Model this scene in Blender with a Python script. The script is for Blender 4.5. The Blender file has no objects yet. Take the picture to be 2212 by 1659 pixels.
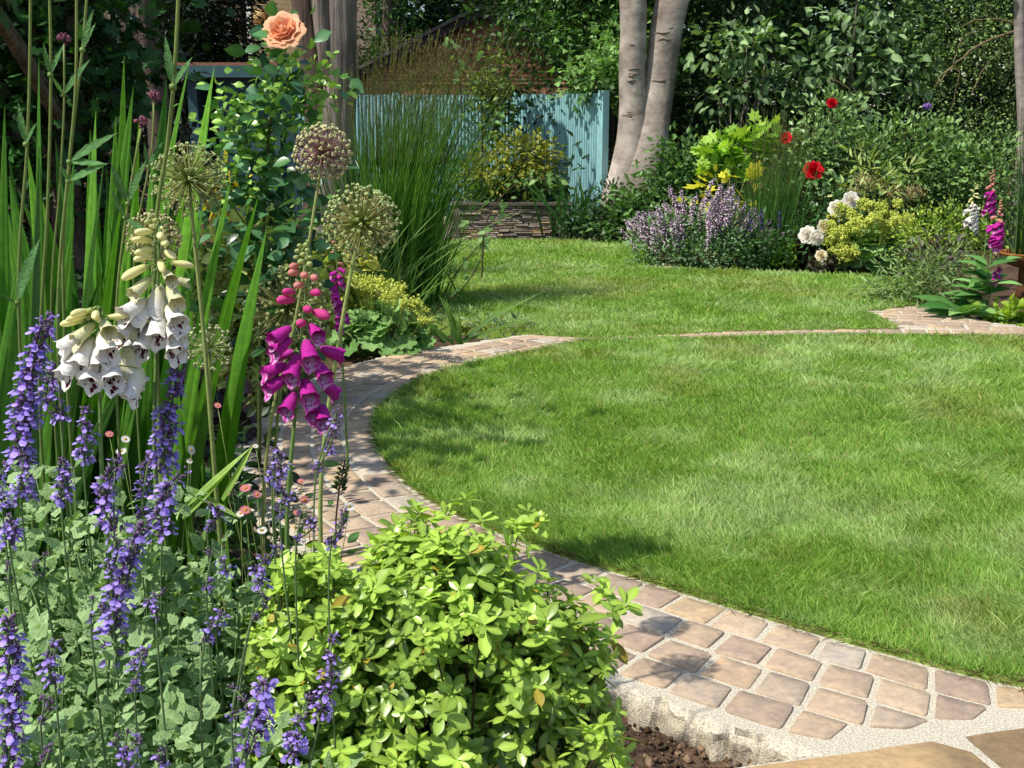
import bpy, math, random
import numpy as np
from mathutils import Vector
rng = np.random.default_rng(7)
random.seed(7)
S = bpy.context.scene
COL = S.collection
# ------------------------------------------------------------------ camera
W, H, F, HZ, CH = 2212.0, 1659.0, 2500.0, 235.0, 1.4
TILT = math.atan((H / 2 - HZ) / F)
CT, ST = math.cos(TILT), math.sin(TILT)
def ray(u, v):
    x = (u - W / 2) / F; y = -(v - H / 2) / F
    return np.array([x, CT + y * ST, -ST + y * CT])
def at(u, v, Y):                       # the point seen at (u, v) that lies Y metres ahead
    d = ray(u, v); return d * (Y / d[1]) + np.array([0, 0, CH])
def G(u, v, z=0.0):                    # the same on the ground
    d = ray(u, v); return d * ((z - CH) / d[2]) + np.array([0, 0, CH])
cam = bpy.data.cameras.new('camera'); cam.sensor_fit = 'HORIZONTAL'; cam.sensor_width = 36
cam.lens = 36 * F / W; cam.clip_start = 0.05; cam.clip_end = 400
co = bpy.data.objects.new('camera', cam); COL.objects.link(co)
co.location = (0, 0, CH); co.rotation_euler = (math.pi / 2 - TILT, 0, 0)
S.camera = co
# ------------------------------------------------------------------ light
S.view_settings.view_transform = 'Standard'; S.view_settings.look = 'None'; S.view_settings.exposure = 0
S.cycles.max_bounces = 7; S.cycles.diffuse_bounces = 3; S.cycles.glossy_bounces = 2
S.cycles.transmission_bounces = 4; S.cycles.transparent_max_bounces = 4; S.cycles.caustics_reflective = False
SUN_EL, SUN_AZ = math.radians(54), math.radians(-120)      # azimuth measured from +y towards +x
sd = np.array([math.sin(SUN_AZ) * math.cos(SUN_EL), math.cos(SUN_AZ) * math.cos(SUN_EL), math.sin(SUN_EL)])
sl = bpy.data.lights.new('sun', 'SUN'); sl.energy = 5.0; sl.angle = math.radians(0.53); sl.color = (1, .955, .87)
so = bpy.data.objects.new('sun', sl); COL.objects.link(so)
so.rotation_euler = Vector(sd).to_track_quat('Z', 'Y').to_euler(); so.location = (-8, -4, 12)
w = bpy.data.worlds.new('World'); S.world = w; w.use_nodes = True
nt = w.node_tree; nt.nodes.clear()
sky = nt.nodes.new('ShaderNodeTexSky'); sky.sky_type = 'NISHITA'; sky.sun_disc = False
sky.sun_elevation = SUN_EL; sky.sun_rotation = SUN_AZ
bg = nt.nodes.new('ShaderNodeBackground'); bg.inputs['Strength'].default_value = 0.15
ow = nt.nodes.new('ShaderNodeOutputWorld')
nt.links.new(sky.outputs[0], bg.inputs[0]); nt.links.new(bg.outputs[0], ow.inputs[0])
# ------------------------------------------------------------------ small maths
def nrm(a):
    a = np.asarray(a, float); return a / np.maximum(np.linalg.norm(a, axis=-1, keepdims=True), 1e-9)
def hexl(h):
    c = np.array([int(h[i:i + 2], 16) for i in (0, 2, 4)]) / 255.0
    return np.where(c < .04045, c / 12.92, ((c + .055) / 1.055) ** 2.4)
def U(a, b, n=None): return rng.uniform(a, b, n)
def N(s, n=None): return rng.normal(0, s, n)
def _h(i, seed):
    i = i.astype(np.int64)
    h = i[..., 0] * 374761393 + i[..., 1] * 668265263 + i[..., 2] * 1274126177 + seed * 69069
    h = (h ^ (h >> 13)) * 1103515245 & 0x7fffffff; h = (h ^ (h >> 11)) * 12345677 & 0x7fffffff
    return (h % 100003) / 100003.0
def vnoise(P, sc=1.0, seed=0):
    P = np.asarray(P, float)
    if P.shape[-1] == 2: P = np.concatenate([P, np.zeros(P.shape[:-1] + (1,))], -1)
    P = P * sc; i = np.floor(P); f = P - i; f = f * f * (3 - 2 * f); r = 0
    for a in (0, 1):
        for b in (0, 1):
            for c in (0, 1):
                wt = (f[..., 0] if a else 1 - f[..., 0]) * (f[..., 1] if b else 1 - f[..., 1]) * (f[..., 2] if c else 1 - f[..., 2])
                r = r + wt * _h(i + np.array([a, b, c]), seed)
    return r
def frames(d, n):
    y = nrm(d); x = nrm(np.cross(y, n)); z = np.cross(x, y)
    return np.stack([x, y, z], -1)
def rdir(n):
    return nrm(rng.normal(size=(n, 3)))
def inpoly(P, poly):
    P = np.asarray(P); poly = np.asarray(poly); x, y = P[:, 0], P[:, 1]; r = np.zeros(len(P), bool); j = len(poly) - 1
    for i in range(len(poly)):
        xi, yi = poly[i][:2]; xj, yj = poly[j][:2]
        if yi != yj:
            r ^= ((yi > y) != (yj > y)) & (x < (xj - xi) * (y - yi) / (yj - yi) + xi)
        j = i
    return r
def spline(pts, n):
    pts = np.asarray(pts, float)
    if len(pts) == 2: t = np.linspace(0, 1, n)[:, None]; return pts[0] * (1 - t) + pts[1] * t
    P = np.vstack([2 * pts[0] - pts[1], pts, 2 * pts[-1] - pts[-2]]); d = np.maximum(np.linalg.norm(np.diff(P, axis=0), axis=1), 1e-6)
    T = np.r_[0, np.cumsum(d ** .5)]; Ls = np.r_[0, np.cumsum(d[1:-1])]; out = []
    for s in np.linspace(0, Ls[-1], n):
        i = min(max(int(np.searchsorted(Ls, s, 'right')) - 1, 0), len(pts) - 2); f = (s - Ls[i]) / d[i + 1]
        t0, t1, t2, t3 = T[i:i + 4]; t = t1 + f * (t2 - t1); p0, p1, p2, p3 = P[i:i + 4]
        a1 = (t1 - t) / (t1 - t0) * p0 + (t - t0) / (t1 - t0) * p1; a2 = (t2 - t) / (t2 - t1) * p1 + (t - t1) / (t2 - t1) * p2; a3 = (t3 - t) / (t3 - t2) * p2 + (t - t2) / (t3 - t2) * p3
        b1 = (t2 - t) / (t2 - t0) * a1 + (t - t0) / (t2 - t0) * a2; b2 = (t3 - t) / (t3 - t1) * a2 + (t - t1) / (t3 - t1) * a3
        out.append((t2 - t) / (t2 - t1) * b1 + (t - t1) / (t2 - t1) * b2)
    return np.array(out)
# ------------------------------------------------------------------ mesh builder
class MB:
    def __init__(s): s.v = []; s.c = []; s.q = []; s.t = []; s.n = 0
    def add(s, v, q=None, t=None, c=(1, 1, 1)):
        v = np.asarray(v, float).reshape(-1, 3); c = np.asarray(c, float)
        if c.ndim == 1: c = np.tile(c, (len(v), 1))
        if q is not None and len(q): s.q.append(np.asarray(q, np.int64).reshape(-1, 4) + s.n)
        if t is not None and len(t): s.t.append(np.asarray(t, np.int64).reshape(-1, 3) + s.n)
        s.v.append(v); s.c.append(c); s.n += len(v)
    def inst(s, T, P, R, sc, C):
        # T = (verts, quads, tris, per-vertex colour multiplier)
        tv, tq, tt, tc = T; P = np.asarray(P, float).reshape(-1, 3); M = len(P)
        if M == 0: return
        sc = np.asarray(sc, float)
        if sc.ndim == 0: sc = np.full((M, 3), float(sc))
        elif sc.ndim == 1: sc = np.repeat(sc[:, None], 3, 1)
        C = np.asarray(C, float)
        if C.ndim == 1: C = np.tile(C, (M, 1))
        loc = tv[None] * sc[:, None, :]
        v = np.einsum('mij,mnj->mni', R, loc) + P[:, None, :]
        k = len(tv); off = (np.arange(M) * k)[:, None, None]
        col = C[:, None, :] * tc.reshape(1, k, -1)
        s.add(v.reshape(-1, 3), None, None, col.reshape(-1, 3))
        s.n -= M * k
        if tq is not None and len(tq): s.q.append((np.asarray(tq)[None] + off).reshape(-1, 4) + s.n)
        if tt is not None and len(tt): s.t.append((np.asarray(tt)[None] + off).reshape(-1, 3) + s.n)
        s.n += M * k
    def tube(s, pts, rad, sides=6, c=(1, 1, 1), cap=True):
        pts = np.asarray(pts, float); m = len(pts); rad = np.broadcast_to(np.asarray(rad, float), (m,))
        tg = nrm(np.gradient(pts, axis=0)); ref = np.array([0.31, 0.95, 0.05]) if abs(tg[0][2]) > .7 else np.array([.1, .1, 1.])
        x = nrm(np.cross(tg, ref)); y = np.cross(tg, x); a = np.arange(sides) * 2 * math.pi / sides
        v = pts[:, None] + (x[:, None] * np.cos(a)[None, :, None] + y[:, None] * np.sin(a)[None, :, None]) * rad[:, None, None]
        i = np.arange(m - 1)[:, None] * sides; j = np.arange(sides)[None]; k = (j + 1) % sides
        q = np.stack([i + j, i + k, i + sides + k, i + sides + j], -1).reshape(-1, 4)
        cc = np.asarray(c, float)
        if cc.ndim == 2: cc = np.repeat(cc, sides, 0)
        t = []
        if cap: t = [[0, b, a_] for a_, b in zip(range(1, sides - 1), range(2, sides))] + [[(m - 1) * sides, (m - 1) * sides + a_, (m - 1) * sides + a_ + 1] for a_ in range(1, sides - 1)]
        s.add(v.reshape(-1, 3), q, t, cc)
    def box(s, lo, hi, c=(1, 1, 1), R=None, o=None):
        lo = np.asarray(lo, float); hi = np.asarray(hi, float)
        v = np.array([[(lo, hi)[i][0], (lo, hi)[j][1], (lo, hi)[k][2]] for i in (0, 1) for j in (0, 1) for k in (0, 1)])
        if R is not None: v = v @ np.asarray(R).T
        if o is not None: v = v + np.asarray(o)
        s.add(v, [[0, 1, 3, 2], [4, 6, 7, 5], [0, 4, 5, 1], [2, 3, 7, 6], [0, 2, 6, 4], [1, 5, 7, 3]], None, c)
    def obj(s, name, mat, parent=None, smooth=True, loc=None):
        me = bpy.data.meshes.new(name)
        v = np.concatenate(s.v); c = np.concatenate(s.c)
        q = np.concatenate(s.q) if s.q else np.zeros((0, 4), np.int64); t = np.concatenate(s.t) if s.t else np.zeros((0, 3), np.int64)
        me.vertices.add(len(v)); me.vertices.foreach_set('co', v.astype(np.float32).ravel())
        li = np.concatenate([q.ravel(), t.ravel()]).astype(np.int32)
        me.loops.add(len(li)); me.loops.foreach_set('vertex_index', li)
        me.polygons.add(len(q) + len(t))
        st = np.concatenate([np.arange(len(q)) * 4, len(q) * 4 + np.arange(len(t)) * 3]).astype(np.int32)
        me.polygons.foreach_set('loop_start', st)
        me.polygons.foreach_set('use_smooth', np.full(len(st), smooth, bool))
        at_ = me.attributes.new('tint', 'FLOAT_COLOR', 'POINT')
        at_.data.foreach_set('color', np.concatenate([c, np.ones((len(c), 1))], 1).astype(np.float32).ravel())
        me.update(calc_edges=True)
        me.materials.append(mat)
        o = bpy.data.objects.new(name, me); COL.objects.link(o)
        if parent is not None: o.parent = parent
        if loc is not None: o.location = loc
        return o
def tag(o, label, cat, group=None):
    o['label'] = label; o['category'] = cat
    if group: o['group'] = group
    return o
def thing(name, label, cat, loc=(0, 0, 0), group=None):
    o = bpy.data.objects.new(name, None); COL.objects.link(o); o.empty_display_size = .05
    o.location = tuple(float(a) for a in loc); return tag(o, label, cat, group)
def struct(o): o['kind'] = 'structure'; return o
def part(src, parent, loc, R=None, sc=1.0, name=None):     # a copy of a part, placed under its thing
    o = src.copy(); COL.objects.link(o); o.parent = parent
    if name: o.name = name
    place(o, loc, R, sc); return o
def place(o, loc, R=None, sc=1.0):
    from mathutils import Matrix
    m = Matrix.Identity(4)
    if R is not None:
        for i in range(3):
            for j in range(3): m[i][j] = float(R[i][j])
    o.rotation_euler = m.to_euler(); o.location = tuple(float(a) for a in loc)
    o.scale = (sc, sc, sc) if np.isscalar(sc) else tuple(sc)
# ------------------------------------------------------------------ materials
def mat(name, rough=.6, trans=0.0, spec=.3, ns=40.0, namt=.25, bump=0.0, bs=None, tc=(1, 1, .5), coords='Object', hue=0.0):
    m = bpy.data.materials.new(name); m.use_nodes = True; t = m.node_tree; t.nodes.clear(); L = t.links.new; n = t.nodes.new
    a = n('ShaderNodeAttribute'); a.attribute_name = 'tint'
    tx = n('ShaderNodeTexCoord'); nz = n('ShaderNodeTexNoise'); nz.inputs['Scale'].default_value = ns; nz.inputs['Detail'].default_value = 4
    L(tx.outputs[coords], nz.inputs['Vector'])
    mr = n('ShaderNodeMapRange'); mr.inputs['From Min'].default_value = .25; mr.inputs['From Max'].default_value = .75
    mr.inputs['To Min'].default_value = 1 - namt; mr.inputs['To Max'].default_value = 1 + namt
    L(nz.outputs['Fac'], mr.inputs['Value'])
    mx = n('ShaderNodeVectorMath'); mx.operation = 'SCALE'; L(a.outputs['Color'], mx.inputs[0]); L(mr.outputs[0], mx.inputs['Scale'])
    if hue:
        n2 = n('ShaderNodeTexNoise'); n2.inputs['Scale'].default_value = ns * .35; n2.inputs['Detail'].default_value = 6; n2.inputs['Roughness'].default_value = .7; L(tx.outputs[coords], n2.inputs['Vector'])
        rp = n('ShaderNodeValToRGB'); rp.color_ramp.elements[0].position = .35; rp.color_ramp.elements[1].position = .65
        rp.color_ramp.elements[0].color = (1 - hue * .5, 1 - hue * .5, 1 - hue * .45, 1); rp.color_ramp.elements[1].color = (1 + hue * .45, 1 + hue * .3, 1 - hue * .1, 1)
        L(n2.outputs['Fac'], rp.inputs[0]); m2 = n('ShaderNodeVectorMath'); m2.operation = 'MULTIPLY'; L(mx.outputs[0], m2.inputs[0]); L(rp.outputs[0], m2.inputs[1]); mx = m2
    p = n('ShaderNodeBsdfPrincipled'); p.inputs['Roughness'].default_value = rough; p.inputs['Specular IOR Level'].default_value = spec
    L(mx.outputs[0], p.inputs['Base Color'])
    if bump:
        b = n('ShaderNodeBump'); b.inputs['Strength'].default_value = bump; b.inputs['Distance'].default_value = .01
        nb = n('ShaderNodeTexNoise'); nb.inputs['Scale'].default_value = bs or ns * 2; nb.inputs['Detail'].default_value = 5
        L(tx.outputs[coords], nb.inputs['Vector']); L(nb.outputs['Fac'], b.inputs['Height']); L(b.outputs[0], p.inputs['Normal'])
    o = n('ShaderNodeOutputMaterial')
    if trans:
        tr = n('ShaderNodeBsdfTranslucent'); tm = n('ShaderNodeVectorMath'); tm.operation = 'MULTIPLY'; tm.inputs[1].default_value = tc
        L(mx.outputs[0], tm.inputs[0]); L(tm.outputs[0], tr.inputs['Color'])
        ms = n('ShaderNodeMixShader'); ms.inputs[0].default_value = trans
        L(p.outputs[0], ms.inputs[1]); L(tr.outputs[0], ms.inputs[2]); L(ms.outputs[0], o.inputs[0])
    else: L(p.outputs[0], o.inputs[0])
    m['p'] = 1
    return m
M = dict(
    leaf=mat('soft_leaf', .55, .35, .3, 60, .2, .15, 250, (1.5, 1.6, .5)),
    gloss=mat('glossy_leaf', .31, .22, .45, 30, .15, .05, 60, (1.3, 1.35, .45)),
    far=mat('tree_leaf', .45, .25, .35, 4, .25, 0, None, (1.4, 1.6, .5)),
    hairy=mat('felted_leaf', .75, .25, .15, 90, .25, .5, 260, (1.4, 1.5, .6)),
    grass=mat('grass_blade', .5, .35, .3, 5, .2, 0, None, (1.4, 1.5, .4)),
    petal=mat('petal', .7, .3, .15, 70, .1, .2, 160, (1.15, 1.1, 1.1)),
    stem=mat('green_stem', .5, 0, .3, 60, .2, .1, 150),
    wood=mat('woody_stem', .8, 0, .2, 40, .35, .3, 90),
    stone=mat('sandstone', .85, 0, .2, 55, .16, .22, 160, hue=.32),
    mortar=mat('sandy_mortar', .95, 0, .1, 190, .42, .8, 260),
    slate=mat('slate', .7, 0, .3, 30, .3, .4, 70, hue=.2),
    soil=mat('soil', .95, 0, .1, 60, .5, 1.0, 90),
    paint=mat('painted_timber', .55, 0, .3, 9, .14, .1, 40, hue=.12),
    timber=mat('stained_timber', .75, 0, .2, 7, .3, .15, 30, hue=.15),
    metal=mat('rusty_metal', .65, 0, .4, 40, .3, .2, 90),
    render=mat('wall_render', .9, 0, .1, 15, .1, .1, 60),
    turf=mat('turf', .9, 0, .1, 8, .25, .5, 120),
)
# ------------------------------------------------------------------ bark
def bark(name, c1, c2, sx, sz, bump):
    m = bpy.data.materials.new(name); m.use_nodes = True; t = m.node_tree; t.nodes.clear(); L = t.links.new; n = t.nodes.new
    tx = n('ShaderNodeTexCoord'); mp = n('ShaderNodeMapping'); mp.inputs['Scale'].default_value = (sx, sx, sz); L(tx.outputs['Object'], mp.inputs[0])
    a = n('ShaderNodeTexNoise'); a.inputs['Scale'].default_value = 1; a.inputs['Detail'].default_value = 6; a.inputs['Roughness'].default_value = .65; L(mp.outputs[0], a.inputs['Vector'])
    b = n('ShaderNodeTexNoise'); b.inputs['Scale'].default_value = 2.2; b.inputs['Detail'].default_value = 4; L(tx.outputs['Object'], b.inputs['Vector'])
    r = n('ShaderNodeValToRGB'); r.color_ramp.elements[0].position = .3; r.color_ramp.elements[1].position = .7
    r.color_ramp.elements[0].color = (*c1, 1); r.color_ramp.elements[1].color = (*c2, 1); L(a.outputs['Fac'], r.inputs[0])
    at_ = n('ShaderNodeAttribute'); at_.attribute_name = 'tint'
    mr = n('ShaderNodeMapRange'); mr.inputs['From Min'].default_value = .3; mr.inputs['From Max'].default_value = .7; mr.inputs['To Min'].default_value = .55; mr.inputs['To Max'].default_value = 1.15
    L(b.outputs['Fac'], mr.inputs[0])
    v = n('ShaderNodeVectorMath'); v.operation = 'SCALE'; L(r.outputs[0], v.inputs[0]); L(mr.outputs[0], v.inputs['Scale'])
    v2 = n('ShaderNodeVectorMath'); v2.operation = 'MULTIPLY'; L(v.outputs[0], v2.inputs[0]); L(at_.outputs['Color'], v2.inputs[1])
    p = n('ShaderNodeBsdfPrincipled'); p.inputs['Roughness'].default_value = .9; p.inputs['Specular IOR Level'].default_value = .15
    L(v2.outputs[0], p.inputs['Base Color'])
    bp = n('ShaderNodeBump'); bp.inputs['Strength'].default_value = bump; bp.inputs['Distance'].default_value = .03
    L(a.outputs['Fac'], bp.inputs['Height']); L(bp.outputs[0], p.inputs['Normal'])
    o = n('ShaderNodeOutputMaterial'); L(p.outputs[0], o.inputs[0]); return m
M['bark_ridged'] = bark('ridged_bark', (.11, .092, .08), (.40, .34, .29), 28, 1.6, 1.0)
M['bark_smooth'] = bark('smooth_grey_bark', (.23, .19, .16), (.63, .56, .49), 4, 5.5, .5)

# ------------------------------------------------------------------ leaf shapes: length 1 along +y, face +z
def leaf_t(w=.5, rows=4, peak=.45, fold=.12, curl=.15, serr=0.0, rib=1.25, edge=.95, point=1.0):
    v = [[0, 0, 0]]; c = [rib]; q = []; t = []
    ss = np.linspace(0, 1, rows + 2)[1:-1]
    for i, s in enumerate(ss):
        x = s / peak if s < peak else (1 - s) / (1 - peak)
        hw = .5 * w * math.sin(min(1, x) * math.pi / 2) ** point
        if serr: hw *= 1 + serr * (1 if i % 2 else -1)
        z = -curl * s * s; zz = z + fold * hw / (.5 * w + 1e-9) * w
        v += [[-hw, s, zz], [0, s, z], [hw, s, zz]]; c += [edge, rib, edge * .93]
    v.append([0, 1, -curl]); c.append(1.0); k = len(v) - 1
    t += [[0, 2, 1], [0, 3, 2]]
    for i in range(rows - 1):
        a = 1 + 3 * i; b = a + 3
        q += [[a, a + 1, b + 1, b], [a + 1, a + 2, b + 2, b + 1]]
    a = 1 + 3 * (rows - 1); t += [[a, a + 1, k], [a + 1, a + 2, k]]
    return np.array(v), q, t, np.array(c)[:, None] * np.ones(3)
def diamond_t(w=.5, fold=.1, curl=.12):
    v = np.array([[0, 0, 0], [-w / 2, .45, fold * w], [0, .5, -curl * .2], [w / 2, .45, fold * w], [0, 1, -curl]])
    return v, [], [[0, 2, 1], [0, 3, 2], [1, 2, 4], [2, 3, 4]], np.array([1.1, .95, 1.1, .9, 1.])[:, None] * np.ones(3)
def fan_t(rad, cup=.12, heart=.0, seed=0, veins=None):
    # rad: list of radii around the leaf starting and ending at the stalk (-y); stalk at origin
    n = len(rad); a = np.linspace(-math.pi / 2 + heart, 1.5 * math.pi - heart, n); rad = np.array(rad)
    r1 = .55 * rad
    v = [[0, 0, 0]] + [[r1[i] * math.cos(a[i]), r1[i] * math.sin(a[i]), cup * r1[i] ** 2 * .7] for i in range(n)]
    v += [[rad[i] * math.cos(a[i]), rad[i] * math.sin(a[i]), cup * rad[i] ** 2 + (.03 if i % 2 else -.03)] for i in range(n)]
    t = [[0, 1 + i, 2 + i] for i in range(n - 1)]
    q = [[1 + i, 1 + n + i, 2 + n + i, 2 + i] for i in range(n - 1)]
    c = [1.2] + [1.1 if i % 2 else .93 for i in range(n)] + [1.0] * n
    return np.array(v), q, t, np.array(c)[:, None] * np.ones(3)
def lobes(n, k, amp, base=.5):
    x = np.linspace(0, 1, n); return base * (1 - amp + amp * np.abs(np.sin(x * math.pi * k)) ** .6) + .0
LEAF = leaf_t(); LEAFW = leaf_t(.75, 4, .4); LEAFN = leaf_t(.24, 4, .45, .1, .25); OBOV = leaf_t(.48, 5, .6, .1, .12, 0, 1.35, .97, .85)
HEART = leaf_t(.62, 5, .3, .1, .22, 0, 1.15); NEPL = leaf_t(.6, 8, .32, .12, .25, .09, .82, 1.05); DIA = diamond_t(); DIAN = diamond_t(.3); DIAW = diamond_t(.7)
ALCH = fan_t(lobes(29, 7, .28, .55), .35, .25); MAPLE = fan_t([.2, .34, .25, .45, .33, .55, .36, .62, .36, .55, .33, .45, .25, .34, .2], -.1, .3)
SYC = fan_t([.25, .45, .28, .6, .3, .45, .25], -.15, .4)
def mixc(c1, c2, t): t = np.asarray(t)[..., None]; return np.asarray(c1) * (1 - t) + np.asarray(c2) * t

def leafmass(mb, blobs, n, T, size, dark, light, cl=12, crad=.14, shell=.5, up=.6, out=.7, droop=.25, noise=2.0, ground=.02, var=.25, seed=0, inner=.55):
    """leaves in clumps spread through ellipsoid blobs: [(centre, radii)]"""
    b = [(np.array(c, float), np.array(r, float) * np.ones(3)) for c, r in blobs]
    wt = np.array([(r[0] * r[1] + r[1] * r[2] + r[0] * r[2]) for _, r in b]); wt /= wt.sum()
    K = max(1, n // cl); bi = rng.choice(len(b), K, p=wt)
    C = np.array([x[0] for x in b])[bi]; R = np.array([x[1] for x in b])[bi]
    d = rdir(K); k = 1 - shell * rng.random(K) ** 1.7
    k = k * (.8 + .45 * vnoise(d * 1.0 + bi[:, None] * 7.3, noise, 3 + seed))
    P0 = C + d * R * k[:, None]; depth = np.clip((k - (1 - shell)) / shell, 0, 1)
    if ground is not None:
        ok = P0[:, 2] > ground; P0, d, depth, R = P0[ok], d[ok], depth[ok], R[ok]
    idx = np.repeat(np.arange(len(P0)), cl); m = len(idx)
    off = rng.normal(size=(m, 3)) * crad; P = P0[idx] + off
    if ground is not None: P[:, 2] = np.maximum(P[:, 2], ground + .01)
    o = nrm(d[idx] * out + nrm(off) * .9 + np.array([0, 0, up * .25]) + rng.normal(size=(m, 3)) * .35)
    o[:, 2] -= droop * rng.random(m)
    nn = nrm(np.array([0, 0, up]) + d[idx] * .45 + rng.normal(size=(m, 3)) * .4)
    cn = rng.random(len(P0))
    tt = np.clip(.15 + .55 * depth[idx] + .35 * (cn[idx] - .5) + N(.12, m) + .25 * (off[:, 2] / (crad + 1e-6)) * .5, 0, 1)  # inner leaves and clump undersides tinted darker, shade put into their colour
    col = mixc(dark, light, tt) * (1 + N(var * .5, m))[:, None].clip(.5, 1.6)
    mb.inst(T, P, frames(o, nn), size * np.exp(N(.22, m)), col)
def twigs(mb, blobs, n, r=.006, c=(.05, .035, .025), base=(0, 0, 0), spread=.1, sides=5):
    for i in range(n):
        c0, rr = blobs[rng.integers(len(blobs))]; p = np.array(c0) + rdir(1)[0] * np.array(rr) * .8
        p[2] = max(p[2], .05); b0 = np.array(base) + np.array([N(spread), N(spread), 0])
        mid = (b0 + p) / 2 + np.array([N(.1), N(.1), .1]) * np.linalg.norm(p - b0) * .5
        mb.tube(spline([b0, mid, p], 8), np.linspace(r, r * .35, 8), sides, c)
def rosettes(mb, P, A, m, T, size, C, flat=.25, jit=.25):
    """m leaves around the axis A at every P"""
    K = len(P); idx = np.repeat(np.arange(K), m); n = len(idx)
    ang = np.tile(np.arange(m) * 2.399, K) + np.repeat(U(0, 6.28, K), m)
    A = nrm(A); ref = np.where(np.abs(A[:, 2:3]) > .9, np.array([[1., 0, 0]]), np.array([[0, 0, 1.]]))
    x = nrm(np.cross(A, ref)); y = np.cross(A, x)
    rad = x[idx] * np.cos(ang)[:, None] + y[idx] * np.sin(ang)[:, None]
    lay = np.tile(np.linspace(0, 1, m), K)
    d = nrm(rad + A[idx] * (flat + .9 * (lay - .4))[:, None] + rng.normal(size=(n, 3)) * jit)
    nn = nrm(A[idx] - rad * .3 + rng.normal(size=(n, 3)) * jit)
    pos = P[idx] + A[idx] * (size * .35 * (lay - 1))[:, None]
    s = size * (1.08 - .38 * lay) * np.exp(N(.2, n)) * np.repeat(np.exp(N(.2, K).clip(-.4, .25)), m)
    mb.inst(T, pos, frames(d, nn), s, (lambda c: np.where(rng.random((n, 1)) < .025, hexl('b3a03c') * U(.6, 1, (n, 1)), c))(C[idx] * (1 + .12 * (lay - .5))[:, None] * (1 + N(.12, n))[:, None]))
def blade(mb, base, tip, w, c0, c1, bend=(0, 0, 0), seg=7, rib=0.0, nrmv=None, peak=.35, twist=0.0):
    """a strap leaf or grass blade: 2 (or with ribs 5) columns along a curve"""
    base = np.asarray(base, float); tip = np.asarray(tip, float); ax = tip - base
    s = np.linspace(0, 1, seg)[:, None]; p = base + ax * s + np.asarray(bend) * (s * s) * 1.0 - np.asarray(bend) * s * .0
    tg = nrm(np.gradient(p, axis=0)); nv = nrm(np.array([0, -1, .2]) if nrmv is None else nrmv)
    x = nrm(np.cross(tg, nv)); z = np.cross(x, tg)
    ss = s[:, 0]; hw = .5 * w * np.where(ss < peak, .55 + .45 * np.sin(ss / peak * math.pi / 2), np.cos((ss - peak) / (1 - peak) * math.pi / 2) ** .8)
    hw = np.maximum(hw, .0004)
    if rib:
        cols = np.array([-1, -.5, 0, .5, 1.]); zz = np.array([0, rib, -rib * .6, rib, 0]); k = 5; cm = np.array([.95, 1.12, .8, 1.1, .9])
    else: cols = np.array([-1, 1.]); zz = np.zeros(2); k = 2; cm = np.array([1., .92])
    v = p[:, None] + x[:, None] * (cols[None, :, None] * hw[:, None, None]) + z[:, None] * (zz[None, :, None] * hw[:, None, None])
    i = np.arange(seg - 1)[:, None] * k; j = np.arange(k - 1)[None]
    q = np.stack([i + j, i + j + 1, i + k + j + 1, i + k + j], -1).reshape(-1, 4)
    cc = (mixc(c0, c1, ss)[:, None] * cm[None, :, None]).reshape(-1, 3)
    mb.add(v.reshape(-1, 3), q, None, cc)
def blades(mb, B, Tp, wd, C, bend, seg=5, face=None):
    """many two-column blades at once"""
    n = len(B); s = np.linspace(0, 1, seg)
    P = B[:, None] + (Tp - B)[:, None] * s[None, :, None] + bend[:, None] * (s * s)[None, :, None]
    tg = nrm(np.gradient(P, axis=1)); f = rng.normal(size=(n, 3)) * np.array([1, 1, .1]) if face is None else face
    x = nrm(np.cross(tg, f[:, None])); hw = np.asarray(wd)[:, None] * .5 * (1 - s[None] ** 2.2 * .96)
    v = np.stack([P - x * hw[..., None], P + x * hw[..., None]], 2).reshape(-1, 3)
    i = np.arange(seg - 1) * 2; q1 = np.stack([i, i + 1, i + 3, i + 2], -1)
    q = (q1[None] + (np.arange(n) * seg * 2)[:, None, None]).reshape(-1, 4)
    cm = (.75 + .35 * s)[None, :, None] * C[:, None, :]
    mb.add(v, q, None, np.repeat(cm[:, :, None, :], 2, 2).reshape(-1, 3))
def icos():
    t = (1 + 5 ** .5) / 2
    v = nrm(np.array([[-1, t, 0], [1, t, 0], [-1, -t, 0], [1, -t, 0], [0, -1, t], [0, 1, t], [0, -1, -t], [0, 1, -t], [t, 0, -1], [t, 0, 1], [-t, 0, -1], [-t, 0, 1]]))
    f = [[0, 11, 5], [0, 5, 1], [0, 1, 7], [0, 7, 10], [0, 10, 11], [1, 5, 9], [5, 11, 4], [11, 10, 2], [10, 7, 6], [7, 1, 8], [3, 9, 4], [3, 4, 2], [3, 2, 6], [3, 6, 8], [3, 8, 9], [4, 9, 5], [2, 4, 11], [6, 2, 10], [8, 6, 7], [9, 8, 1]]
    return v, [], f, np.ones((12, 3))
ICO = icos()
OCT = (np.array([[1, 0, 0], [-1, 0, 0], [0, 1, 0], [0, -1, 0], [0, 0, 1], [0, 0, -1.]]), [], [[0, 2, 4], [2, 1, 4], [1, 3, 4], [3, 0, 4], [2, 0, 5], [1, 2, 5], [3, 1, 5], [0, 3, 5]], np.ones((6, 3)))
I3 = np.eye(3)

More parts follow.
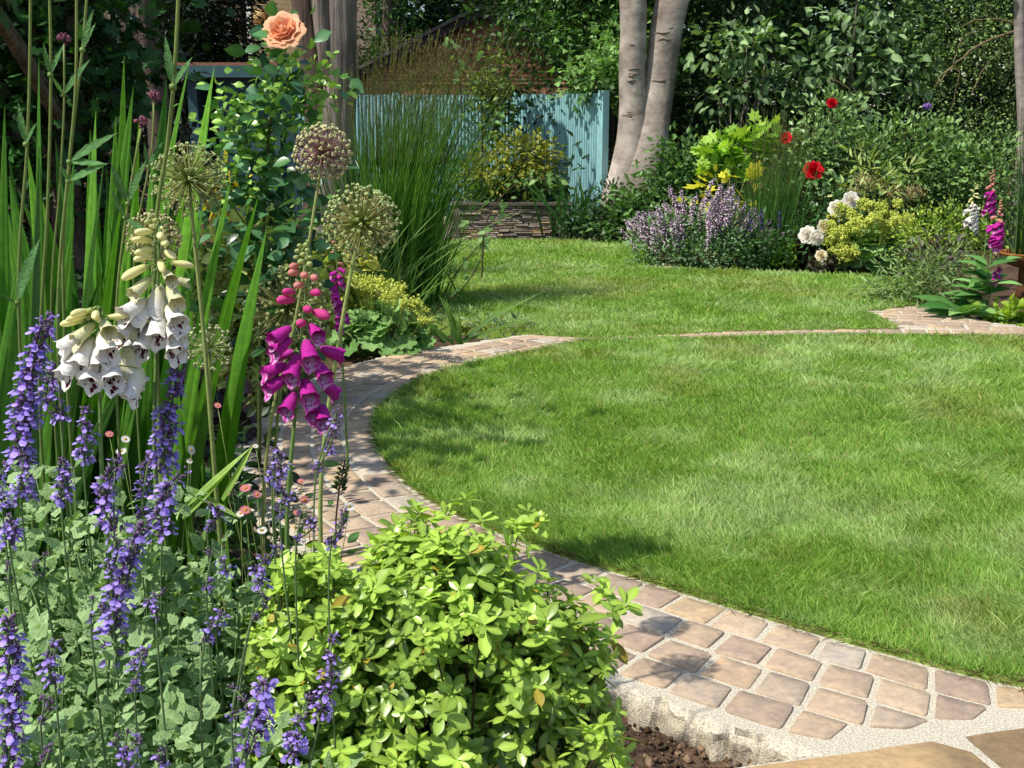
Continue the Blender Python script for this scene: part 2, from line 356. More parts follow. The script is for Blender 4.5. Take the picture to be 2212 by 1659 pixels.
# ------------------------------------------------------------------ flowers
def bell_mesh(name, L, R, c_base, c_mid, c_in, c_spot, halo=None, nspot=20, seed=0, closed=0.0, ss_=1.0):
    """foxglove bell hanging along +y from its stalk, lower lip on -z"""
    r_ = np.random.default_rng(seed); mb = MB(); seg = 18; a = np.arange(seg) * 2 * math.pi / seg
    low = np.maximum(0, -np.sin(a)) ** 1.5
    def ring(s, inner=0.0):
        prof = np.interp(s, [0, .06, .2, .45, .7, .88, 1.0], [.16, .5, .66, .86, .95, .96, 1.2 - .6 * closed])
        lobe = 1 + (.1 * np.cos(5 * a + .6) + .05 * np.cos(9 * a + seed)) * max(0, (s - .8) / .2)
        rr = R * prof * lobe - inner
        y = L * (s * .82 + (.2 * low + .05 * np.cos(5 * a)) * max(0, (s - .55) / .45) ** 1.3)
        z = rr * np.sin(a) * .86 - R * .22 * low * max(0, (s - .75) / .25) * (1 - closed)
        return np.stack([rr * np.cos(a), y, z], -1)
    ss = [0, .05, .14, .28, .45, .62, .78, .9, .97, 1.0]; si = [1.0, .95, .86, .7, .5, .3, .15]
    V = [ring(s) for s in ss] + [ring(s, .0022 if s < 1 else .0004) for s in si]
    Cc = [np.tile(mixc(c_base, c_mid, np.clip(s * 1.8, 0, 1)), (seg, 1)) for s in ss]
    for s in si:
        f = (low * np.clip((s - .3) * 2, 0, 1))[:, None]; Cc.append(np.asarray(c_mid) * .8 * (1 - f) + np.asarray(c_in) * f)
    m = len(V); i = np.arange(m - 1)[:, None] * seg; j = np.arange(seg)[None]; k = (j + 1) % seg
    q = np.stack([i + j, i + seg + j, i + seg + k, i + k], -1).reshape(-1, 4)
    mb.add(np.concatenate(V), q, None, np.concatenate(Cc))
    for _ in range(nspot if closed < .5 else 0):
        s = r_.uniform(.55, .93); an = -math.pi / 2 + r_.normal(0, .42); lw = max(0, -math.sin(an)) ** 1.5
        def pt(s, an, lift):
            lw = max(0, -math.sin(an)) ** 1.5
            prof = np.interp(s, [0, .06, .2, .45, .7, .88, 1.0], [.16, .5, .66, .86, .95, .96, 1.2])
            rr = R * prof - lift; y = L * (s * .82 + (.2 * lw) * max(0, (s - .55) / .45) ** 1.3)
            return [rr * math.cos(an), y, rr * math.sin(an) * .86 - R * .22 * lw * max(0, (s - .75) / .25)]
        ds, da = r_.uniform(.02, .04) * ss_, r_.uniform(.07, .15) * ss_
        if halo is not None: mb.add([pt(s + ds * 1.9 * b, an + da * 1.8 * c, .0032) for b, c in ((-1, -.3), (-.3, 1), (1, .3), (.3, -1))], [[0, 1, 2, 3]], None, halo)
        mb.add([pt(s + ds * b, an + da * c, .0038) for b, c in ((-1, -.3), (-.3, 1), (1, .3), (.3, -1))], [[0, 1, 2, 3]], None, c_spot)
    me = mb.obj(name, M['petal']); COL.objects.unlink(me); return me
def bud_mesh(name, R, c0, c1):
    mb = MB(); seg = 10; a = np.arange(seg) * 2 * math.pi / seg; ys = np.array([0, .08, .25, .5, .72, .88, .96, 1.0]); rs = np.array([.25, .55, .8, .98, 1.0, .78, .45, .08]) * R; V = []; C = []
    for y, r in zip(ys, rs):
        V.append(np.stack([r * np.cos(a), np.full(seg, y), r * np.sin(a) * .9 - .10 * y * y], -1)); C.append(np.tile(mixc(c0, c1, np.clip(y * 2.2, 0, 1)), (seg, 1)) * (1 - .12 * (np.cos(a * 2) > .7))[:, None])
    m = len(ys); i = np.arange(m - 1)[:, None] * seg; j = np.arange(seg)[None]; k = (j + 1) % seg
    mb.add(np.concatenate(V), np.stack([i + j, i + seg + j, i + seg + k, i + k], -1).reshape(-1, 4), None, np.concatenate(C))
    o = mb.obj(name, M['petal']); COL.objects.unlink(o); return o
def rose_mesh(name, R, c_out, c_in, layers=((5, 1.0, .95), (5, .85, .7), (5, .66, .48), (4, .48, .3), (3, .3, .14)), hgt=.75, seed=0, unlink=True):
    """a full rose looking along +z: petals are cupped sheets in rings"""
    r_ = np.random.default_rng(seed); mb = MB(); nu, nv = 8, 7
    for li, (n, rad, op) in enumerate(layers):
        for i in range(n):
            a0 = i * 2 * math.pi / n + li * .63 + r_.normal(0, .14); half = math.pi / n * 1.35; rr = R * rad * r_.uniform(.9, 1.08); hh = R * hgt * (1.05 - .25 * rad) * r_.uniform(.9, 1.1)
            u = np.linspace(-1, 1, nu)[None]; v = np.linspace(0, 1, nv)[:, None]
            wid = half * (.45 + .75 * np.sin(np.clip(v * 1.15, 0, 1) * math.pi / 2)) * np.where(v > .8, 1 - (v - .8) * .8, 1)
            an = a0 + u * wid
            top = 1 - .12 * u * u + .07 * np.sin(u * 5 + i * 2 + li)
            rad_v = rr * (.12 + .88 * (np.sin(v * math.pi / 2) ** .8)) * (1 - (1 - op) * .35 * v) * (1 + .1 * v * np.sin(u * 5.5 + i * 1.7 + li))
            curl = np.clip((v - .72) / .28, 0, 1) ** 2
            z = hh * (v ** (1.1 + op) * (1 - .45 * op) * top) - curl * rr * .2 * op + (1 - rad) * R * .22
            rad_v = rad_v + curl * rr * .16 * op
            P = np.stack([rad_v * np.cos(an), rad_v * np.sin(an), z * np.ones_like(u)], -1).reshape(-1, 3)
            ii = np.arange(nv - 1)[:, None] * nu; jj = np.arange(nu - 1)[None]
            q = np.stack([ii + jj, ii + jj + 1, ii + nu + jj + 1, ii + nu + jj], -1).reshape(-1, 4)
            cc = mixc(c_in, c_out, np.clip(v * .9 + .25 * (1 - rad), 0, 1) * np.ones_like(u)).reshape(-1, 3) * r_.uniform(.9, 1.06)
            mb.add(P, q, None, cc)
    o = mb.obj(name, M['petal'])
    if unlink: COL.objects.unlink(o)
    return o
# catmint flower: purple calyx tube with a two lipped blue corolla
def nep_flower():
    v = [[0, 0, 0], [.18, .3, 0], [0, .3, .18], [-.18, .3, 0], [0, .3, -.18], [.13, .55, .05], [-.13, .55, .05]]
    c = [[.5, .5, .5]] * 1 + [[.42, .30, .42]] * 4
    t = [[0, 1, 2], [0, 2, 3], [0, 3, 4], [0, 4, 1]]
    vv = [[-.12, .3, 0], [.12, .3, 0], [.18, .75, .02], [-.18, .75, .02], [-.4, .95, -.3], [.4, .95, -.3], [.22, 1.25, -.62], [-.22, 1.25, -.62], [-.2, 1.0, .3], [.2, 1.0, .3]]
    cc = [[.85, .7, .9]] * 4 + [[1, 1, 1]] * 2 + [[1.25, 1.25, 1.15]] * 2 + [[1.1, 1.05, 1.05]] * 2
    q = [[7, 8, 9, 10][0:4]]
    base = 5
    V = np.array(v[:5] + vv); C = np.array(c + cc)
    q = [[base, base + 1, base + 2, base + 3], [base + 3, base + 2, base + 5, base + 4], [base + 4, base + 5, base + 6, base + 7], [base + 3, base + 2, base + 9, base + 8]]
    return V, q, t, C
NEPF = nep_flower()
CALX = (np.array([[0, 0, 0], [.2, .55, .06], [0, .5, .22], [-.2, .55, .06], [0, .5, -.2], [0, 1, 0]]), [], [[0, 1, 2], [0, 2, 3], [0, 3, 4], [0, 4, 1], [5, 2, 1], [5, 3, 2], [5, 4, 3], [5, 1, 4]], np.ones((6, 3)))
def spike(mb, base, top, flen, whorls, rad, nfl, fs, c_fl, c_cx, c_st, sr=.0018, bend=(0, 0, 0), fade=.25):
    """a catmint stem whose upper flen metres carry whorls of small flowers"""
    base = np.asarray(base, float); top = np.asarray(top, float); bend = np.asarray(bend, float)
    s = np.linspace(0, 1, 12)[:, None]; P = base + (top - base) * s + bend * (s * (1 - s)) * 4
    mb.tube(P, np.linspace(sr * 1.3, sr * .7, 12), 5, c_st)
    Lg = np.linalg.norm(top - base); f0 = max(.02, 1 - flen / Lg)
    for wi in range(whorls):
        t = f0 + (1 - f0) * (wi / max(1, whorls - 1)) ** .82
        p = base + (top - base) * t + bend * (t * (1 - t)) * 4
        ax = nrm(top - base + bend * (1 - 2 * t) * 4); e = wi / max(1, whorls - 1)
        rr = rad * (1.0 - .62 * e ** 2) * U(.8, 1.1); k = int(nfl * (1 - .3 * e))
        a = U(0, 6.28) + np.arange(k) * 2 * math.pi / k + N(.25, k); r0 = nrm(np.cross(ax, [.3, .8, .1])); r1 = np.cross(ax, r0)
        o = r0 * np.cos(a)[:, None] + r1 * np.sin(a)[:, None]
        d = nrm(o + ax * U(.1, .8, k)[:, None]); pos = p + o * (rr * U(.15, .55, k))[:, None] + ax * N(rad * .35, k)[:, None]
        op = rng.random(k) > fade + .55 * e ** 3
        C1 = mixc(c_fl, np.asarray(c_fl) * np.array([1.35, 1.2, 1.15]), rng.random(k)) * (1 + N(.12, k))[:, None]
        mb.inst(NEPF, pos[op], frames(d[op], (ax + o * .3)[op]), fs * U(.8, 1.2, op.sum()), C1[op])
        kk = int(k * 1.1); a = U(0, 6.28, kk); o = r0 * np.cos(a)[:, None] + r1 * np.sin(a)[:, None]
        C2 = mixc(c_cx, np.asarray(c_cx) * .6 + np.asarray(c_st) * .4, rng.random(kk)) * (1 + N(.15, kk))[:, None]
        mb.inst(CALX, p + o * (rr * .1) + ax * N(rad * .3, kk)[:, None], frames(nrm(o + ax * .8), np.tile(ax, (kk, 1))), fs * 1.15 * U(.7, 1.2, kk), C2)
def seedhead(mb, c, R, n, c_sp, c_cap, c_in, tr=.0009, cap=.0045, axis=(0, 0, 1)):
    """allium seed head: spokes from one centre, each ending in a three lobed capsule"""
    c = np.asarray(c, float); i = np.arange(n) + .5; ph = np.arccos(1 - 1.92 * i / n); th = i * math.pi * (1 + 5 ** .5)
    d = np.stack([np.sin(ph) * np.cos(th), np.sin(ph) * np.sin(th), np.cos(ph)], -1); d = nrm(d + N(.07, (n, 3)))
    r = R * (1 + N(.07, n)).clip(.75, 1.1)
    ref = nrm(np.cross(d, rdir(n))); r2 = np.cross(d, ref); e = c + d * r[:, None]; st = c + d * R * .06
    for (k, f) in ((0, 1),):
        v = []
        for q_, w_ in ((st, tr * 1.2), (e, tr * .8)):
            for b in range(3):
                a = b * 2.094; v.append(q_ + (ref * math.cos(a) + r2 * math.sin(a)) * w_)
        V = np.stack(v, 1).reshape(-1, 3); o = (np.arange(n) * 6)[:, None, None]
        q = (np.array([[0, 1, 4, 3], [1, 2, 5, 4], [2, 0, 3, 5]])[None] + o).reshape(-1, 4)
        cs = np.asarray(c_sp) * (1 + N(.2, n))[:, None]; ci = np.asarray(c_in) * np.ones((n, 3))
        mb.add(V, q, None, np.stack([ci, ci, ci, cs, cs, cs], 1).reshape(-1, 3))
    Rm = frames(d, ref); cc = np.asarray(c_cap) * (1 + N(.22, n))[:, None]
    for b in range(3):
        a = b * 2.094; off = (ref * math.cos(a) + r2 * math.sin(a)) * cap * .55
        mb.inst(OCT, e + off, Rm, np.stack([cap * .75 * np.ones(n), cap * U(.7, 1.1, n), cap * .75 * np.ones(n)], -1), cc)
    mb.inst(OCT, c[None], I3[None], R * .06, np.asarray(c_in))
def trunk_mesh(mb, pts, rads, sides=28, lump=.06, c=(1, 1, 1), flute=0.0, seed=0, n=60):
    P = spline(pts, n); r = np.interp(np.linspace(0, 1, n), np.linspace(0, 1, len(rads)), rads)
    tg = nrm(np.gradient(P, axis=0)); x = nrm(np.cross(tg, [0, 1, 0.])); y = np.cross(tg, x); a = np.arange(sides) * 2 * math.pi / sides
    ca, sa = np.cos(a), np.sin(a)
    sp = np.stack([np.tile(ca, (n, 1)), np.tile(sa, (n, 1)), np.repeat(P[:, 2:3], sides, 1) * .9], -1)
    nz = vnoise(sp, 1.4, seed) - .5; nz2 = vnoise(sp * np.array([1, 1, .15]), 4.5, seed + 5) - .5
    rr = r[:, None] * (1 + lump * 2 * nz + flute * 2 * nz2)
    v = P[:, None] + (x[:, None] * ca[None, :, None] + y[:, None] * sa[None, :, None]) * rr[..., None]
    i = np.arange(n - 1)[:, None] * sides; j = np.arange(sides)[None]; k = (j + 1) % sides
    mb.add(v.reshape(-1, 3), np.stack([i + j, i + k, i + sides + k, i + sides + j], -1).reshape(-1, 4), None, c)
from mathutils.geometry import tessellate_polygon
def sm(t): t = np.clip(t, 0, 1); return t * t * (3 - 2 * t)
# ------------------------------------------------------------------ ground
def axis_(lo, a, b, st, hi): return np.concatenate([np.array(lo, float), np.arange(a, b, st), np.array(hi, float)])
xs = axis_([-90, -30, -12, -7], -4.2, 6.4, .06, [8, 12, 30, 90]); ys = axis_([-40, -10, -2], .6, 16.0, .06, [18, 22, 40, 120])
X, Y_ = np.meshgrid(xs, ys); P2 = np.stack([X, Y_], -1)
Z = -.055 + .03 * (vnoise(P2, 3, 1) - .5) + .035 * (vnoise(P2, 14, 2) - .5) + .02 * (vnoise(P2, 40, 3) - .5) - .03 * sm((2.9 - Y_) / .5)
mb = MB(); nx = len(xs); i = np.arange(len(ys) - 1)[:, None] * nx; j = np.arange(nx - 1)[None]
mb.add(np.stack([X, Y_, Z], -1).reshape(-1, 3), np.stack([i + j, i + j + 1, i + nx + j + 1, i + nx + j], -1).reshape(-1, 4), None,
       mixc(hexl('4a3a2f'), hexl('6b5645'), vnoise(P2, 9, 5)).reshape(-1, 3))
# crumbs and clods of the bare soil
NCL = 5200; cl = np.stack([U(-.3, .75, NCL), U(1.75, 2.75, NCL), np.zeros(NCL)], -1); cl[:, 2] = -.083 + U(-.012, .012, NCL)
mb.inst(OCT, cl, frames(rdir(NCL), rdir(NCL)), (np.abs(N(.0055, NCL)) + .003)[:, None] * U(.5, 1.4, (NCL, 3)), mixc(hexl('40301f'), hexl('9a8168'), rng.random(NCL) ** 1.6))
ground = struct(mb.obj('ground', M['soil'], smooth=True))

# ------------------------------------------------------------------ lawns
C0 = np.array([2.07, 5.17])
near_uv = [(2200, 1484), (2030, 1440), (1850, 1391), (1680, 1341), (1500, 1285), (1350, 1239), (1200, 1194), (1080, 1149), (960, 1098), (890, 1052), (830, 982), (812, 900)]
near_up = [(870, 830), (930, 800), (1000, 780), (1150, 750), (1290, 724), (1500, 713), (1700, 706), (1950, 706), (2200, 716)]
npts = np.array([G(u, v)[:2] for u, v in near_uv] + [G(u, v, .035)[:2] for u, v in near_up])
rel = npts - C0; th = np.arctan2(rel[:, 1], rel[:, 0]) % (2 * math.pi); rr = np.hypot(*rel.T)
o_ = np.argsort(th); th, rr = th[o_], rr[o_]
extra = np.array([-.95, -.6, -.3, 0, .3, .6, .9]) % (2 * math.pi)
th2 = np.concatenate([th, extra]); rr2 = np.concatenate([rr, np.full(7, 2.55)]); o_ = np.argsort(th2); th2, rr2 = th2[o_], rr2[o_]
TH = np.linspace(0, 2 * math.pi, 361)[:-1]; RL = np.interp(TH, th2, rr2, period=2 * math.pi) - np.interp(np.degrees(TH), [0, 55, 75, 115, 130, 360], [0, 0, .17, .17, 0, 0])
for _ in range(6): RL = (np.roll(RL, 1) + 2 * RL + np.roll(RL, -1)) / 4
def r_in(t): return np.interp(np.asarray(t) % (2 * math.pi), TH, RL, period=2 * math.pi)
def pol(t, r): return np.stack([C0[0] + r * np.cos(t), C0[1] + r * np.sin(t)], -1)
near_poly = pol(TH, RL)
g2 = lambda L, z=.03: np.array([G(u, v, z)[:2] for u, v in L])
mid_poly = g2([(800, 668), (900, 690), (1000, 699), (1100, 708), (1200, 717), (1290, 720), (1400, 715), (1600, 705), (1800, 702), (1940, 700), (1905, 681), (1868, 664), (1950, 655), (2030, 640), (1990, 610), (1940, 595), (1800, 588), (1640, 580), (1400, 574), (1200, 577), (1000, 588), (900, 595), (800, 610)])
far_poly = g2([(860, 585), (1000, 584), (1200, 573), (1400, 570), (1400, 545), (1392, 521), (1240, 514), (1100, 513), (990, 515), (900, 522)])
def turf(poly, name, label):
    mb = MB(); n = len(poly); tri = tessellate_polygon([[Vector((p[0], p[1], 0)) for p in poly]])
    top = np.c_[poly, np.full(n, .006)]; cen = poly.mean(0)
    mb.add(np.vstack([top, np.c_[cen + (poly - cen) * 1.004, np.full(n, -.09)]]), [[i, (i + 1) % n, n + (i + 1) % n, n + i] for i in range(n)], [list(t) for t in tri], hexl('7f9a46'))
    o = struct(mb.obj(name, M['turf'], smooth=False)); return o
turf(near_poly, 'lawn', ''); turf(mid_poly, 'lawn', ''); turf(far_poly, 'lawn', '')
def grass(poly, dens, wmul, hgt, label, seed=0):
    lo, hi = poly.min(0), poly.max(0); n = int((hi - lo).prod() * dens(lo[1] if lo[1] > 1 else 2.5))
    P = lo + rng.random((n, 2)) * (hi - lo); dist = np.hypot(P[:, 0], P[:, 1])
    k = rng.random(n) < np.array(dens(dist)) / dens(lo[1] if lo[1] > 1 else 2.5); P, dist = P[k], dist[k]
    k = np.abs(P[:, 0]) < P[:, 1] * .56 + 1.5; P, dist = P[k], dist[k]
    k = inpoly(P, poly); P, dist = P[k], dist[k]; n = len(P)
    A = vnoise(P, 3.1, 11 + seed); B = vnoise(P, 11, 12); Cn = vnoise(P * np.array([1, 1.6]), 6.5, 15 + seed)
    big = vnoise(P, .8, 77)
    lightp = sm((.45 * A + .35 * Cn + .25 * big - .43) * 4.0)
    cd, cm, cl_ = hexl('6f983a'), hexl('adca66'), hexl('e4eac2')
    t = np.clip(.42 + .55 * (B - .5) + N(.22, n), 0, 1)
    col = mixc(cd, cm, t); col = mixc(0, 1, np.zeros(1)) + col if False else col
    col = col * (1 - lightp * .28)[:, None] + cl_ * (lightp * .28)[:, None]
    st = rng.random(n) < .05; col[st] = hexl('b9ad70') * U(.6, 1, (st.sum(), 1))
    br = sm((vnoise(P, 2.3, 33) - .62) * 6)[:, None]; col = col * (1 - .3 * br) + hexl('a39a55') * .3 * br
    h = hgt * np.exp(N(.28, n)) * (.8 + .5 * B)
    ang = 6.28 * vnoise(P, 2.1, 21) + N(1.3, n); lean = h * (U(.1, .8, n) + .15 * lightp)
    tipo = np.stack([np.cos(ang) * lean, np.sin(ang) * lean, h], -1)
    b = np.c_[P, np.full(n, .0)]
    bend = np.stack([np.cos(ang), np.sin(ang), np.full(n, -.9)], -1) * (h * U(.0, .35, n))[:, None]
    mb = MB(); f = rng.normal(size=(n, 3)); f[:, 2] *= .2; f[:, 1] -= .8
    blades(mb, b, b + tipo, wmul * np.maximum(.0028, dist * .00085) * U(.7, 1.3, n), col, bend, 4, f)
    # longer frayed blades and dry stalks hanging over the edge
    m = int(len(poly) * 26); e = rng.integers(0, len(poly), m); p0 = poly[e]; p1 = poly[(e + 1) % len(poly)]; q = p0 + (p1 - p0) * rng.random((m, 1)); cen = poly.mean(0)
    outd = nrm(q - cen); q = q - outd * U(.0, .05, (m, 1)); dry = rng.random(m) < .34
    cc = np.where(dry[:, None], hexl('8f8258') * U(.6, 1.1, (m, 1)), mixc(hexl('55802a'), hexl('93b850'), rng.random(m)))
    hh = hgt * U(.5, 1.3, m) * np.where(dry, .35, 1); b = np.c_[q, np.zeros(m)]
    tp = b + np.c_[outd * (hgt * U(.1, 1.0, m))[:, None] + N(.02, (m, 2)), hh]
    dd = np.hypot(q[:, 0], q[:, 1])
    k2 = int(len(poly) * 9); e = rng.integers(0, len(poly), k2); q2 = poly[e] + (poly[(e + 1) % len(poly)] - poly[e]) * rng.random((k2, 1)); o2 = nrm(q2 - cen); q2 = q2 + o2 * N(.012, (k2, 1))
    tg2 = np.c_[-o2[:, 1], o2[:, 0]] * np.where(rng.random(k2) < .5, 1, -1)[:, None] + o2 * N(.7, (k2, 1)); b2 = np.c_[q2, U(.004, .02, k2)]; ln2 = U(.02, .055, k2)[:, None]
    blades(mb, b2, b2 + np.c_[tg2 * ln2, N(.006, k2)], np.full(k2, .0024), np.where(rng.random((k2, 1)) < .6, hexl('6b5636') * U(.5, 1.1, (k2, 1)), hexl('b5a578') * U(.6, 1.1, (k2, 1))), np.c_[N(.01, (k2, 2)), -U(.0, .012, k2)], 4)
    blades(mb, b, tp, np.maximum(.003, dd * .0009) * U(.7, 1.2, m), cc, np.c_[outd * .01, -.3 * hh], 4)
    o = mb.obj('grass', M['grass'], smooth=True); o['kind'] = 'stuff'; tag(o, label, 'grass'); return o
grass(near_poly, lambda d: 30000 * np.minimum(1, (3.2 / np.maximum(d, 1.)) ** 1.75), 1.0, .033, 'mown green grass of the big round lawn nearest the camera')
grass(mid_poly, lambda d: 6000 * np.minimum(1, (8.0 / np.maximum(d, 1.)) ** 1.75), 1.05, .033, 'mown green grass of the middle lawn beyond the thin paved line', 3)
grass(far_poly, lambda d: 2600 * np.minimum(1, (11.0 / np.maximum(d, 1.)) ** 1.75), 1.1, .033, 'mown green grass of the farthest lawn in front of the slate wall', 5)

# ------------------------------------------------------------------ sett path
PAL = [hexl(h) for h in ('b8a590', 'ac9a86', 'bcab95', 'a89783', 'a59a8c', 'c0aa86', 'b6b3a9', 'a08d80', 'b2a08a', 'bba58a', '97887c')]
def sett(mb, q4, col, top=0.0, th=.05, n=20, rnd=.14):
    a = np.arange(n) * 2 * math.pi / n + .1; c, s = np.cos(a), np.sin(a)
    u = np.sign(c) * np.abs(c) ** rnd; v = np.sign(s) * np.abs(s) ** rnd
    w_ = 1 + N(.018, n); u, v = u * w_, v * w_
    def bil(u, v, z): 
        x = (u + 1) / 2; y = (v + 1) / 2
        p = q4[0] * ((1 - x) * (1 - y))[:, None] + q4[1] * (x * (1 - y))[:, None] + q4[2] * (x * y)[:, None] + q4[3] * ((1 - x) * y)[:, None]
        return np.c_[p, z]
    tilt = N(.001, 2); zt = lambda u, v: top + tilt[0] * u + tilt[1] * v
    L = [bil(u * 1.0, v * 1.0, zt(u, v) - th), bil(u, v, zt(u, v) - .008), bil(u * .988, v * .988, zt(u, v) - .001), bil(u * .975, v * .975, zt(u, v) + N(.00008, n)), bil(u * .45, v * .45, zt(u * .5, v * .5) + .0002 + N(.0003, n)), bil(np.zeros(1), np.zeros(1), np.array([top + .001]))]
    m = np.arange(n); k = (m + 1) % n
    q = [[r * n + a_, r * n + b_, (r + 1) * n + b_, (r + 1) * n + a_] for r in range(4) for a_, b_ in zip(m, k)]
    t = [[4 * n + a_, 4 * n + b_, 5 * n] for a_, b_ in zip(m, k)]
    V = np.vstack(L); stain = vnoise(V, 16, 9)
    cc = np.asarray(col) * (.86 + .28 * stain)[:, None]; cc[:2 * n] *= .85
    mb.add(V, q, t, cc)
def scol():
    c = PAL[rng.integers(len(PAL))] * U(.86, 1.08)
    return c * .66 + .44 * hexl('b8a08c')
PA, PB = G(1630, 1652)[:2], G(2212, 1568)[:2]; pdir = nrm(PB - PA); pn = np.array([-pdir[1], pdir[0]])    # patio edge, normal to the path side
def wid(t):
    t = np.asarray(t) % (2 * math.pi); d = np.degrees(t)
    return np.interp(d, [0, 60, 100, 122, 134, 150, 172, 200, 262, 300, 360], [.5, .34, .33, .36, .42, .52, .56, .56, .54, .54, .5])
mbs = MB(); TE = .022
rows = 4; rw = .134
for k in range(rows):
    t = math.radians(60)
    while t < math.radians(290):
        ri = float(r_in(t)) + TE + k * rw; ln = U(.125, .158); dt = ln / ri
        if k * rw + rw <= float(wid(t)) + .04:
            w2 = rw - .018; a, b = t + .009 / ri, t + dt - .009 / ri
            ria, rib_ = float(r_in(a)) + TE + k * rw, float(r_in(b)) + TE + k * rw
            q4 = np.array([pol(a, ria), pol(a, ria + w2), pol(b, rib_ + w2), pol(b, rib_)]) + N(.0025, (4, 2))
            c = q4.mean(0)
            dp = ((q4 - PA) @ pn)
            if dp.min() > .05 or ((c - PA) @ pdir) < -.06: sett(mbs, q4, scol())
            elif dp.max() > .11:
                for _ in range(4):
                    q4 = np.array([p - min(0, (p - PA) @ pn - .06) * pn for p in q4])
                sett(mbs, q4, scol())
        t += dt
def fill_setts(poly, ang, rw=.115, ln=.15):
    R = np.array([[math.cos(ang), -math.sin(ang)], [math.sin(ang), math.cos(ang)]]); q = poly @ R; lo, hi = q.min(0), q.max(0)
    y = lo[1]
    while y < hi[1]:
        x = lo[0] - rng.random() * ln
        while x < hi[0]:
            l = U(.8, 1.2) * ln; q4 = np.array([[x, y], [x + l - .02, y], [x + l - .02, y + rw - .02], [x, y + rw - .02]]) + N(.004, (4, 2)); w4 = q4 @ R.T
            if inpoly(w4.mean(0)[None], poly)[0] and not inpoly(w4.mean(0)[None], near_poly)[0]: sett(mbs, w4, scol())
            x += l
        y += rw
right_poly = g2([(1868, 662), (1950, 652), (2035, 648), (2060, 665), (2120, 690), (2290, 716), (2290, 722), (1935, 708), (1905, 684)], 0)
join_poly = g2([(985, 698), (1100, 708), (1200, 717), (1290, 720), (1330, 722), (1200, 732), (1130, 722), (1060, 709), (985, 703)], 0)
fill_setts(right_poly, -.15); fill_setts(join_poly, -.35)
back_poly = g2([(1340, 577), (1345, 571), (1460, 571), (1460, 577)], 0); fill_setts(back_poly, 0, .12)
back2 = g2([(880, 597), (1000, 588), (1060, 584), (1060, 580), (880, 588)], 0); fill_setts(back2, 0.1, .12)
struct(mbs.obj('path', M['stone'], smooth=True))
# mortar bed with its rough haunch at the border side
mb = MB(); T = np.radians(np.arange(40, 300, .2)); ri = r_in(T) - .01; ro = ri + np.maximum(wid(T), .535 * (wid(T) > .5)) + .045 + .02 * sm((np.degrees(T) - 244) / 14) + .022 * (vnoise(np.c_[T * 60, T * 0], 1, 4) - .5) + .014 * (vnoise(np.c_[T * 240, T * 0], 1, 14) - .5)
ro2 = ro + -.005 + .025 * vnoise(np.c_[T * 45, T * 0 + 3], 1, 8); keep = ((pol(T, ro) - PA) @ pn > -.03)
def jn(k, a): return a * (vnoise(np.c_[T * 240, T * 0 + k * 7.7], 1, 14 + k) - .5) + a * 1.3 * (vnoise(np.c_[T * 75, T * 0 + k * 3.1], 1, 30 + k) - .5)
rg = [np.c_[pol(T, ri), np.full(len(T), -.05)], np.c_[pol(T, ri), np.full(len(T), -.004)], np.c_[pol(T, (ri + ro) / 2), np.full(len(T), -.006)]]
for k, (o1, z1) in enumerate(((0, -.005), (.012, -.02), (.02, -.038), (.027, -.058), (.034, -.08), (.05, -.15))):
    rg.append(np.c_[pol(T, ro + o1 + jn(k, .013)), z1 + jn(k + 9, .009) * (k > 0)])
n = len(T); V = np.vstack(rg); i = np.arange(n - 1)
d_ = (V[:, :2] - PA) @ pn; V[:, :2] -= np.minimum(0, d_ + .02)[:, None] * pn
q = np.vstack([np.stack([r * n + i, r * n + i + 1, (r + 1) * n + i + 1, (r + 1) * n + i], -1) for r in range(8)])
cM = hexl('ddd3bd'); cH = hexl('c6bba4')
mb.add(V, q, None, np.vstack([np.tile(cM, (5 * n, 1))] + [mixc(cH, hexl('6b5d50'), np.clip(f + 1.1 * (vnoise(np.c_[T * 60, T * 0 + 40 * f], 1, 51) - .5), 0, 1)) for f in (.12, .3, .6, .95)]))
for pl, z in ((right_poly, -.008), (join_poly, -.009), (back_poly, -.010), (back2, -.011)):
    tri = tessellate_polygon([[Vector((p[0], p[1], 0)) for p in pl]]); mb.add(np.c_[pl, np.full(len(pl), z)], None, [list(t) for t in tri], cM)
struct(mb.obj('path_mortar', M['mortar'], smooth=False))
# the big sandstone slabs of the terrace at the camera's feet
mb = MB(); mm = MB()
def slab(mb, o, a, b, c, col):
    nA, nB = max(2, int(np.linalg.norm(a) / .05)), max(2, int(np.linalg.norm(b) / .05)); s, t = np.meshgrid(np.linspace(0, 1, nA), np.linspace(0, 1, nB), indexing='ij')
    P = o + s[..., None] * a + t[..., None] * b; z = .003 * (vnoise(P, 9, 3) - .5) + .005; ed = np.minimum(np.minimum(s * np.linalg.norm(a), (1 - s) * np.linalg.norm(a)), np.minimum(t * np.linalg.norm(b), (1 - t) * np.linalg.norm(b)))
    z = z - .008 * (ed < .012); nz = vnoise(P, 6, 7); nz2 = vnoise(P, 25, 8)
    cc = mixc(hexl('cbb088'), hexl('ad8f68'), np.clip(nz * .6 + nz2 * .4, 0, 1)); dk = sm((vnoise(P, 4.5, 19) - .62) * 7)[..., None]; cc = cc * (1 - .55 * dk) + hexl('4c463f') * .55 * dk
    i = np.arange(nA - 1)[:, None] * nB; j = np.arange(nB - 1)[None]
    mb.add(np.concatenate([P, z[..., None]], -1).reshape(-1, 3), np.stack([i + j, i + nB + j, i + nB + j + 1, i + j + 1], -1).reshape(-1, 4), None, cc.reshape(-1, 3))
x = -.14
